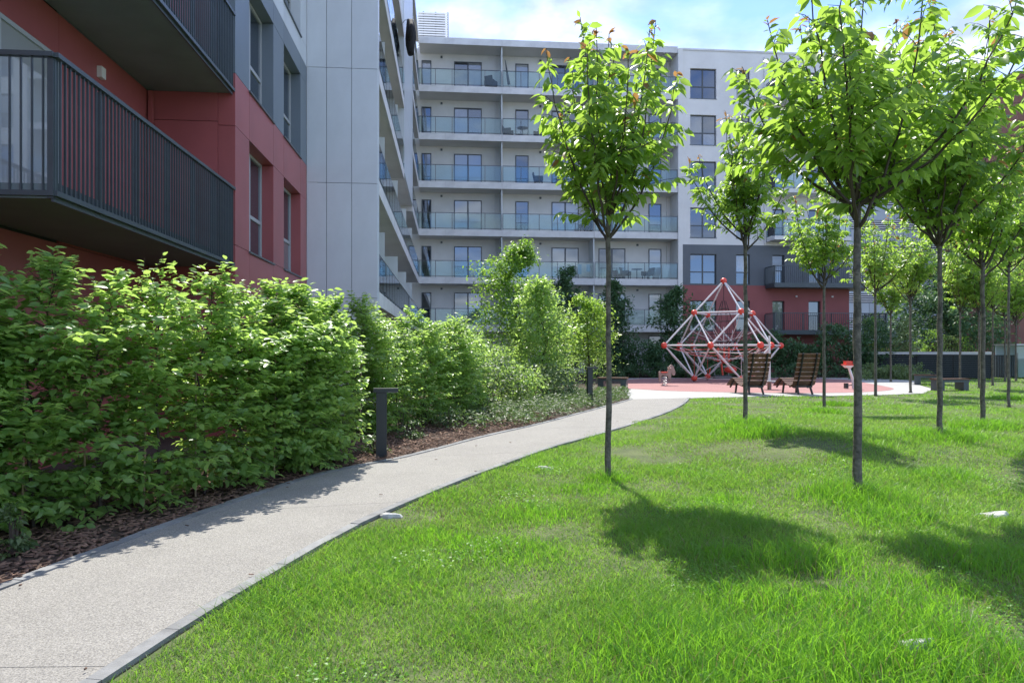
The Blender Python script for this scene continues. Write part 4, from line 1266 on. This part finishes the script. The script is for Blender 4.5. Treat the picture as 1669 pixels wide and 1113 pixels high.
# see-saw platform seen through the frame
x, y = G(1187, 618.5)
ss = thing('spring_platform', 'low dark platform with metal hoop and red strut behind the climbing frame', 'play equipment', (x+.1, y+1.4, .017), 0)
MB().box(-.42, .42, -.25, .25, 0, .17).build('platform', 'frame_dark', ss)
MB().tube([(-.38, 0, .1), (-.38, 0, .62), (.36, 0, .62), (.36, 0, .1)], .022, 6).build('hoop', 'light_metal', ss)
MB().tube([(.02, -.1, .1), (-.12, -.1, 1.25)], .05, 8).build('strut', 'red_plastic', ss)
MB().tube([(-.75, -.2, -.02), (-.68, -.2, .55)], .035, 8).build('post', 'red_plastic', ss)

# ------------------------------------------------------------------ spring riders and spinner
def spring(par, z0, z1, r, m_='spring_steel', turns=4):
    pts = [(math.cos(t*6.283)*r, math.sin(t*6.283)*r, z0+(z1-z0)*t/turns) for t in np.linspace(0, turns, turns*10+1)]
    MB().tube(pts, .016, 6).build('spring', m_, par)
x, y = G(1083, 628.5)
sr = thing('spring_rider', 'grey horse-shaped spring rider on the pink playground surface', 'spring rider', (x, y, .017), R(12))
spring(sr, 0, .42, .10)
MB().box(-.12, .12, -.10, .10, -.01, .02).build('base_plate', 'frame_dark', sr)
def slab_y(pts, y0, y1):
    m = MB(); n = len(pts); m.v = [(p[0], y0, p[1]) for p in pts]+[(p[0], y1, p[1]) for p in pts]
    m.f = [tuple(range(n)), tuple(range(2*n-1, n-1, -1))]+[(i, n+i, n+(i+1) % n, (i+1) % n) for i in range(n)]
    return m
slab_y([(-.24,.16),(-.17,.16),(-.14,.42),(.14,.42),(.20,.18),(.28,.18),(.30,.55),(.38,.42),(.46,.44),(.48,.56),(.40,.80),(.30,.88),(.20,.80),(.12,.56),(-.14,.54),(-.20,.60),(-.26,.58)], -.03, .03).build('body', 'grey_wood', sr)
MB().box(-.16, .10, -.13, .13, .545, .575).build('seat', 'red_plastic', sr)
MB().tube([(.22, -.16, .74), (.22, .16, .74)], .017, 8).build('handle', 'pale_rope', sr)
MB().box(.16, .24, -.17, .17, .24, .26).build('foot_rest', 'frame_dark', sr)

x, y = G(1388, 634)
sp = thing('balance_toy', 'red-headed rocking toy with slanted pale stem at the playground rim', 'play equipment', (x, y, .017), 0)
MB().tube([(.08, 0, -.03), (.05, 0, .35), (-.12, 0, .86)], [.06, .055, .045], 10).build('stem', 'white_tube', sp)
MB().box(-.26, -.02, -.12, .12, .92, 1.06).build('seat', 'red_plastic', sp)
MB().hexa([(-.30,-.16,.90),(.02,-.16,.90),(.02,.16,.90),(-.30,.16,.90),(-.34,-.18,.94),(.06,-.18,.94),(.06,.18,.94),(-.34,.18,.94)]).build('rim', 'red_plastic', sp)
MB().hexa([(-.22,-.1,.80),(-.06,-.1,.80),(-.06,.1,.80),(-.22,.1,.80),(-.30,-.16,.898),(.02,-.16,.898),(.02,.16,.898),(-.30,.16,.898)]).build('hull', 'white_tube', sp)
MB().box(-.27, -.15, -.07, .07, .02, .22).build('foot_rest', 'black_metal', sp)
MB().tube([(-.2, 0, .12), (.07, 0, .16)], .02, 6).build('bracket', 'black_metal', sp)

x, y = G(1254, 635)
spn = thing('spinner', 'standing spinner pole with a flat round plate beside the lounger', 'play equipment', (x, y, .017), 0)
MB().tube([(0, 0, -.03), (0, 0, .30)], .075, 12).build('base', 'grey_wood', spn)
MB().tube([(0, 0, .30), (0, 0, .33)], .33, 24).build('plate', 'light_metal', spn)
MB().tube([(0, 0, .33), (0, 0, 2.02)], [.045, .036], 10).build('pole', 'white_tube', spn)

# ------------------------------------------------------------------ wooden loungers
def lounger(label, px, py, rot):
    x, y = G(px, py)
    t = thing('lounger', label, 'lounger', (x, y, .012), rot)
    # local: +y is the direction the sitter looks; profile (y, z)
    prof = [(-.54,1.37),(-.40,.86),(-.20,.34),(-.02,.26),(.30,.34),(.62,.52),(.78,.46),(1.10,.22)]
    W_ = .40
    for s in (-1, 1):
        xx = s*(W_-.15)
        m = MB()
        for (a, b) in zip(prof[:-1], prof[1:]):
            d = np.array([b[0]-a[0], b[1]-a[1]]); d /= np.linalg.norm(d); nn = np.array([-d[1], d[0]])
            if nn[1] > 0: nn = -nn
            a_, b_ = np.array(a)-d*.02, np.array(b)+d*.02
            q = [a_, b_, b_+nn*.05, a_+nn*.05]
            lo4 = [(xx-.02, p[0], p[1]) for p in q]; hi4 = [(xx+.02, p[0], p[1]) for p in q]
            m.hexa(lo4+hi4)
        m.build('side_frame', 'black_metal', t)
        for (ya, za, yb2) in ((-.16, .30, -.30), (.62, .48, .70)):
            m2 = MB().hexa([(xx-.022+s*.0, yb2-.03, -.005), (xx+.022+s*.0, yb2-.03, -.005), (xx+.022+s*.0, yb2+.03, -.005), (xx-.022+s*.0, yb2+.03, -.005),
                            (xx-.022-s*.02, ya-.04, za), (xx+.022-s*.02, ya-.04, za), (xx+.022-s*.02, ya+.04, za), (xx-.022-s*.02, ya+.04, za)])
            m2.build('leg', 'black_metal', t)
    # slats along the profile
    P_ = np.array(prof); dd_ = np.r_[0, np.cumsum(np.linalg.norm(np.diff(P_, axis=0), axis=1))]
    total = dd_[-1]; pitch = .158; nsl = int(total/pitch)
    for i in range(nsl):
        s0, s1 = i*pitch+.004, i*pitch+pitch-.026
        a = np.array([np.interp(s0, dd_, P_[:, 0]), np.interp(s0, dd_, P_[:, 1])]); b = np.array([np.interp(s1, dd_, P_[:, 0]), np.interp(s1, dd_, P_[:, 1])])
        d = (b-a)/np.linalg.norm(b-a); nn = np.array([-d[1], d[0]])
        if nn[1] < 0: nn = -nn
        q = [a+nn*.002, b+nn*.002, b+nn*.030, a+nn*.030]
        MB().hexa([(-W_, p[0], p[1]) for p in q]+[(W_, p[0], p[1]) for p in q]).build('slat', 'bench_wood', t)
    MB().box(-W_+.12, W_-.12, -.24, -.20, .24, .29).build('cross_bar', 'black_metal', t)
    return t
lounger('brown slatted lounger in line with the spinner pole', 1226, 642.5, R(9))
lounger('brown slatted lounger standing farther from the climbing frame', 1305, 642.5, R(9))

# ------------------------------------------------------------------ benches
def bench(px, py, w, rot, label, h=.45, d=.5):
    x, y = G(px, py)
    t = thing('bench', label, 'bench', (x, y, H(x, y)), rot)
    for i in range(4):
        y0 = -d/2+i*d/4
        pbox('slat', t, 'bench_wood', -w/2, w/2, y0+.006, y0+d/4-.006, h-.045, h)
    for s in (-1, 1):
        xx = s*(w/2-.14)
        pbox('leg', t, 'anthracite', xx-.11, xx+.11, -d/2+.04, d/2-.04, -.03, h-.047)
    pbox('beam', t, 'anthracite', -w/2+.02, w/2-.02, -d/2+.03, -d/2+.07, h-.13, h-.048)
    return t
bench(999, 633.5, 1.15, R(-18), 'lone dark low bench between the ground cover and the pink playground')
bench(1548, 636, 1.30, R(10), 'low bench with wooden top standing at the grass edge')
bench(1512, 627, 1.05, R(-25), 'low bench with wooden top on the pale paving near the silvery plants')

# ------------------------------------------------------------------ slatted wall, gate, glass booth
wa, wb_ = np.array([(1384-834.5)/F*40.5, 40.5]), np.array([(1616-834.5)/F*36.5, 36.5])
wl_ = np.linalg.norm(wb_-wa); wang = math.atan2(wb_[1]-wa[1], wb_[0]-wa[0])
sw = thing('slatted_wall', 'long low black slatted wall with a pale concrete cap', 'wall', (wa[0], wa[1], 0), wang)
MB().box(0, wl_, .12, 1.2, 0, 1.26).build('core', 'shadow_gap', sw)
pbox('cap', sw, 'concrete_fascia', -.03, wl_+.03, -.05, 1.25, 1.262, 1.40)
for sec in range(4):
    x0, x1 = sec*wl_/4, (sec+1)*wl_/4
    for q in range(12):
        pbox('slat', sw, 'anthracite', x0+.03, x1-.03, .0, .05, .06+q*.099, .06+q*.099+.055)
    pbox('post', sw, 'black_metal', x0-.03, x0+.028, .052, .115, 0, 1.255)
for q in range(12):
    pbox('slat', sw, 'anthracite', wl_+.005, wl_+.05, .05, 1.15, .06+q*.099, .06+q*.099+.055)
gx_, gy_ = (1618-834.5)/F*37.5, 37.5
gt = thing('metal_gate', 'black metal gate next to the slatted wall', 'gate', (gx_, gy_, 0), 0)
pbox('frame', gt, 'black_metal', 0, 1.25, 0, .06, 1.18, 1.24); pbox('frame', gt, 'black_metal', 0, 1.25, 0, .06, .05, .11)
for i in range(14):
    pbox('bar', gt, 'black_metal', .0+i*.09, .05+i*.09, .01, .05, .11, 1.18)
pbox('post', gt, 'black_metal', -.09, -.005, -.02, .08, -.03, 1.35); pbox('post', gt, 'black_metal', 1.255, 1.34, -.02, .08, -.03, 1.35)
bx_, by_ = (1655-834.5)/F*37, 37.0
gb = thing('glass_shelter', 'glass sided shelter with pale top rail beyond the lawn', 'shelter', (bx_, by_, 0), 0)
for i in range(3):
    pbox('pane', gb, 'frosted' if i == 9 else 'sheet_glass', .05+i*1.1, 1.1+i*1.1, .0, .02, .08, 1.70)
    pbox('post', gb, 'light_metal', i*1.1-.01, i*1.1+.045, -.01, .04, -.03, 1.75)
pbox('roof', gb, 'light_metal', -.1, 3.4, -.15, 1.6, 1.752, 1.82)
pbox('back_panel', gb, 'garage_panel', 0, 3.3, 1.5, 1.55, -.03, 1.75)

# ------------------------------------------------------------------ things on the balconies
def garden_chair(u, v, z, rot, label, m_='wicker', group=None):
    t = thing('garden_chair', label, 'chair', UV(u, v, z), AL+rot, group)
    pbox('seat', t, m_, -.29, .29, -.28, .28, .28, .38)
    MB().hexa([(-.29,.22,.38),(.29,.22,.38),(.29,.30,.38),(-.29,.30,.38),(-.27,.32,.82),(.27,.32,.82),(.27,.39,.82),(-.27,.39,.82)]).build('backrest', m_, t)
    for s in (-1, 1):
        pbox('armrest', t, m_, s*.30-.035, s*.30+.035, -.28, .28, .30, .58)
        for yy in (-.24, .22): pbox('leg', t, m_, s*.25-.025, s*.25+.025, yy-.025, yy+.025, 0, .28)
def cafe_table(u, v, z, label):
    t = thing('balcony_table', label, 'table', UV(u, v, z), AL)
    MB().tube([(0, 0, .68), (0, 0, .71)], .36, 18).build('table_top', 'frame_dark', t)
    MB().tube([(0, 0, .02), (0, 0, .68)], .03, 8).build('pedestal', 'frame_dark', t)
    MB().tube([(0, 0, 0), (0, 0, .02)], .22, 14).build('foot', 'frame_dark', t)
Z = [z+.005 for z in floors]
garden_chair(pu(800, 45), 45.0, Z[5], 2.6, 'dark armchair on the topmost balcony beside the white divider')
garden_chair(pu(828, 45), 45.1, Z[4], 1.2, 'dark low armchair beside the table on the second highest balcony')
garden_chair(pu(880, 45), 45.1, Z[4], -1.2, 'dark armchair at the right of the table on the second highest balcony')
cafe_table(pu(852, 45), 45.1, Z[4], 'round dark table on the second highest balcony')
garden_chair(pu(878, 45), 45.1, Z[3], 1.5, 'dark wicker armchair on the third highest balcony, middle bay', )
garden_chair(pu(915, 45), 45.0, Z[3], -1.4, 'dark wicker armchair partly behind the path-side cherry tree on the third highest balcony')
garden_chair(pu(955, 45), 45.0, Z[2], -.8, 'dark armchair by the divider on the fourth highest balcony')
garden_chair(pu(1020, 45), 45.0, Z[1], 1.1, 'dark armchair on the second lowest balcony, end bay')
garden_chair(pu(1056, 45), 45.0, Z[1], -1.1, 'wicker armchair next to the leaning board on the second lowest balcony')
cafe_table(pu(1038, 45), 45.0, Z[1], 'round dark table on the second lowest balcony')
t = thing('drying_rack', 'laundry rack with blue and white clothes on a low balcony', 'laundry rack', UV(pu(950, 45), 44.9, Z[1]), AL)
MB().box(-.45, .45, -.25, -.23, .92, .94).box(-.45, .45, .23, .25, .92, .94).build('rack', 'light_metal', t)
for s in (-1, 1): MB().tube([(s*.44, -.24, 0), (s*.44, .24, .93)], .012, 5).build('leg', 'light_metal', t); MB().tube([(s*.44, .24, 0), (s*.44, -.24, .93)], .012, 5).build('leg', 'light_metal', t)
for i, (a, m_) in enumerate(((-.40, 'blue_fabric'), (-.12, 'pale_fabric'), (.16, 'blue_fabric'))):
    pbox('garment', t, m_, a, a+.25, -.265, -.252, .30+.08*i, .945)
for i, (px, fl, lab) in enumerate(((792, 1, 'white folded panel leaning on the low balcony left of the divider'), (772, 1, 'white board leaning in front of the half open glass door'), (1086, 1, 'tilted white board at the end of the second lowest balcony'))):
    u = pu(px, 44.9); b = Vector(UV(u, 44.9, Z[fl]))
    o = MB().hexa([(-.30,-.02,0),(.05,-.02,0),(.05,.02,0),(-.30,.02,0),(-.12,.24,1.02),(.30,.24,1.02),(.30,.28,1.02),(-.12,.28,1.02)]).build('leaning_board', 'pale_fabric', None, b, AL)
    tag(o, lab, 'board')
# closed parasol and black coat on the upper balconies
u = pu(823, 45.2)
t = thing('closed_parasol', 'slim closed dark parasol leaning by the divider on the topmost balcony', 'parasol', UV(u, 45.0, Z[5]), AL)
MB().tube([(.30, 0, 0), (.0, .2, 2.1)], .02, 6).build('pole', 'light_metal', t)
MB().tube([(.24, .04, .45), (.16, .09, 1.0), (.02, .19, 2.05)], [.09, .075, .02], 8).build('canopy', 'frame_dark', t)
t = thing('hanging_coat', 'black coat hung outside below the upper wing balcony', 'coat', UV(UE-.02, 28.9, 13.72), AL)
r = random.Random(4)
m = MB()
rings = []
for i, (z_, w_, d_) in enumerate([(.05,.10,.10),(-.10,.42,.12),(-.45,.50,.16),(-.75,.55,.17),(-1.0,.50,.14),(-1.35,.60,.12)]):
    b = len(m.v)
    for q in range(12):
        a = 6.283*q/12; k_ = 1+r.uniform(-.18, .18)
        m.v.append((.34+d_*math.cos(a)*k_*1.2, w_*.40*math.sin(a)*k_, z_+1.15))
    rings.append(b)
for a, b in zip(rings[:-1], rings[1:]):
    for q in range(12): m.f.append((a+q, b+q, b+(q+1) % 12, a+(q+1) % 12))
m.f.append(tuple(range(12))); m.f.append(tuple(range(rings[-1]+11, rings[-1]-1, -1)))
m.build('cloth', 'black_cloth', t, smooth=True)
for s_ in (-1, 1):
    MB().tube([(.36, s_*.12, 1.02), (.40, s_*.30, .72), (.34+.05*s_, s_*.24, .28)], [.10, .085, .06], 9).build('sleeve', 'black_cloth', t, smooth=True)
MB().tube([(-.03, 0, .96), (.12, 0, 1.16), (.34, 0, 1.16)], .012, 5).build('hanger', 'black_cloth', t)
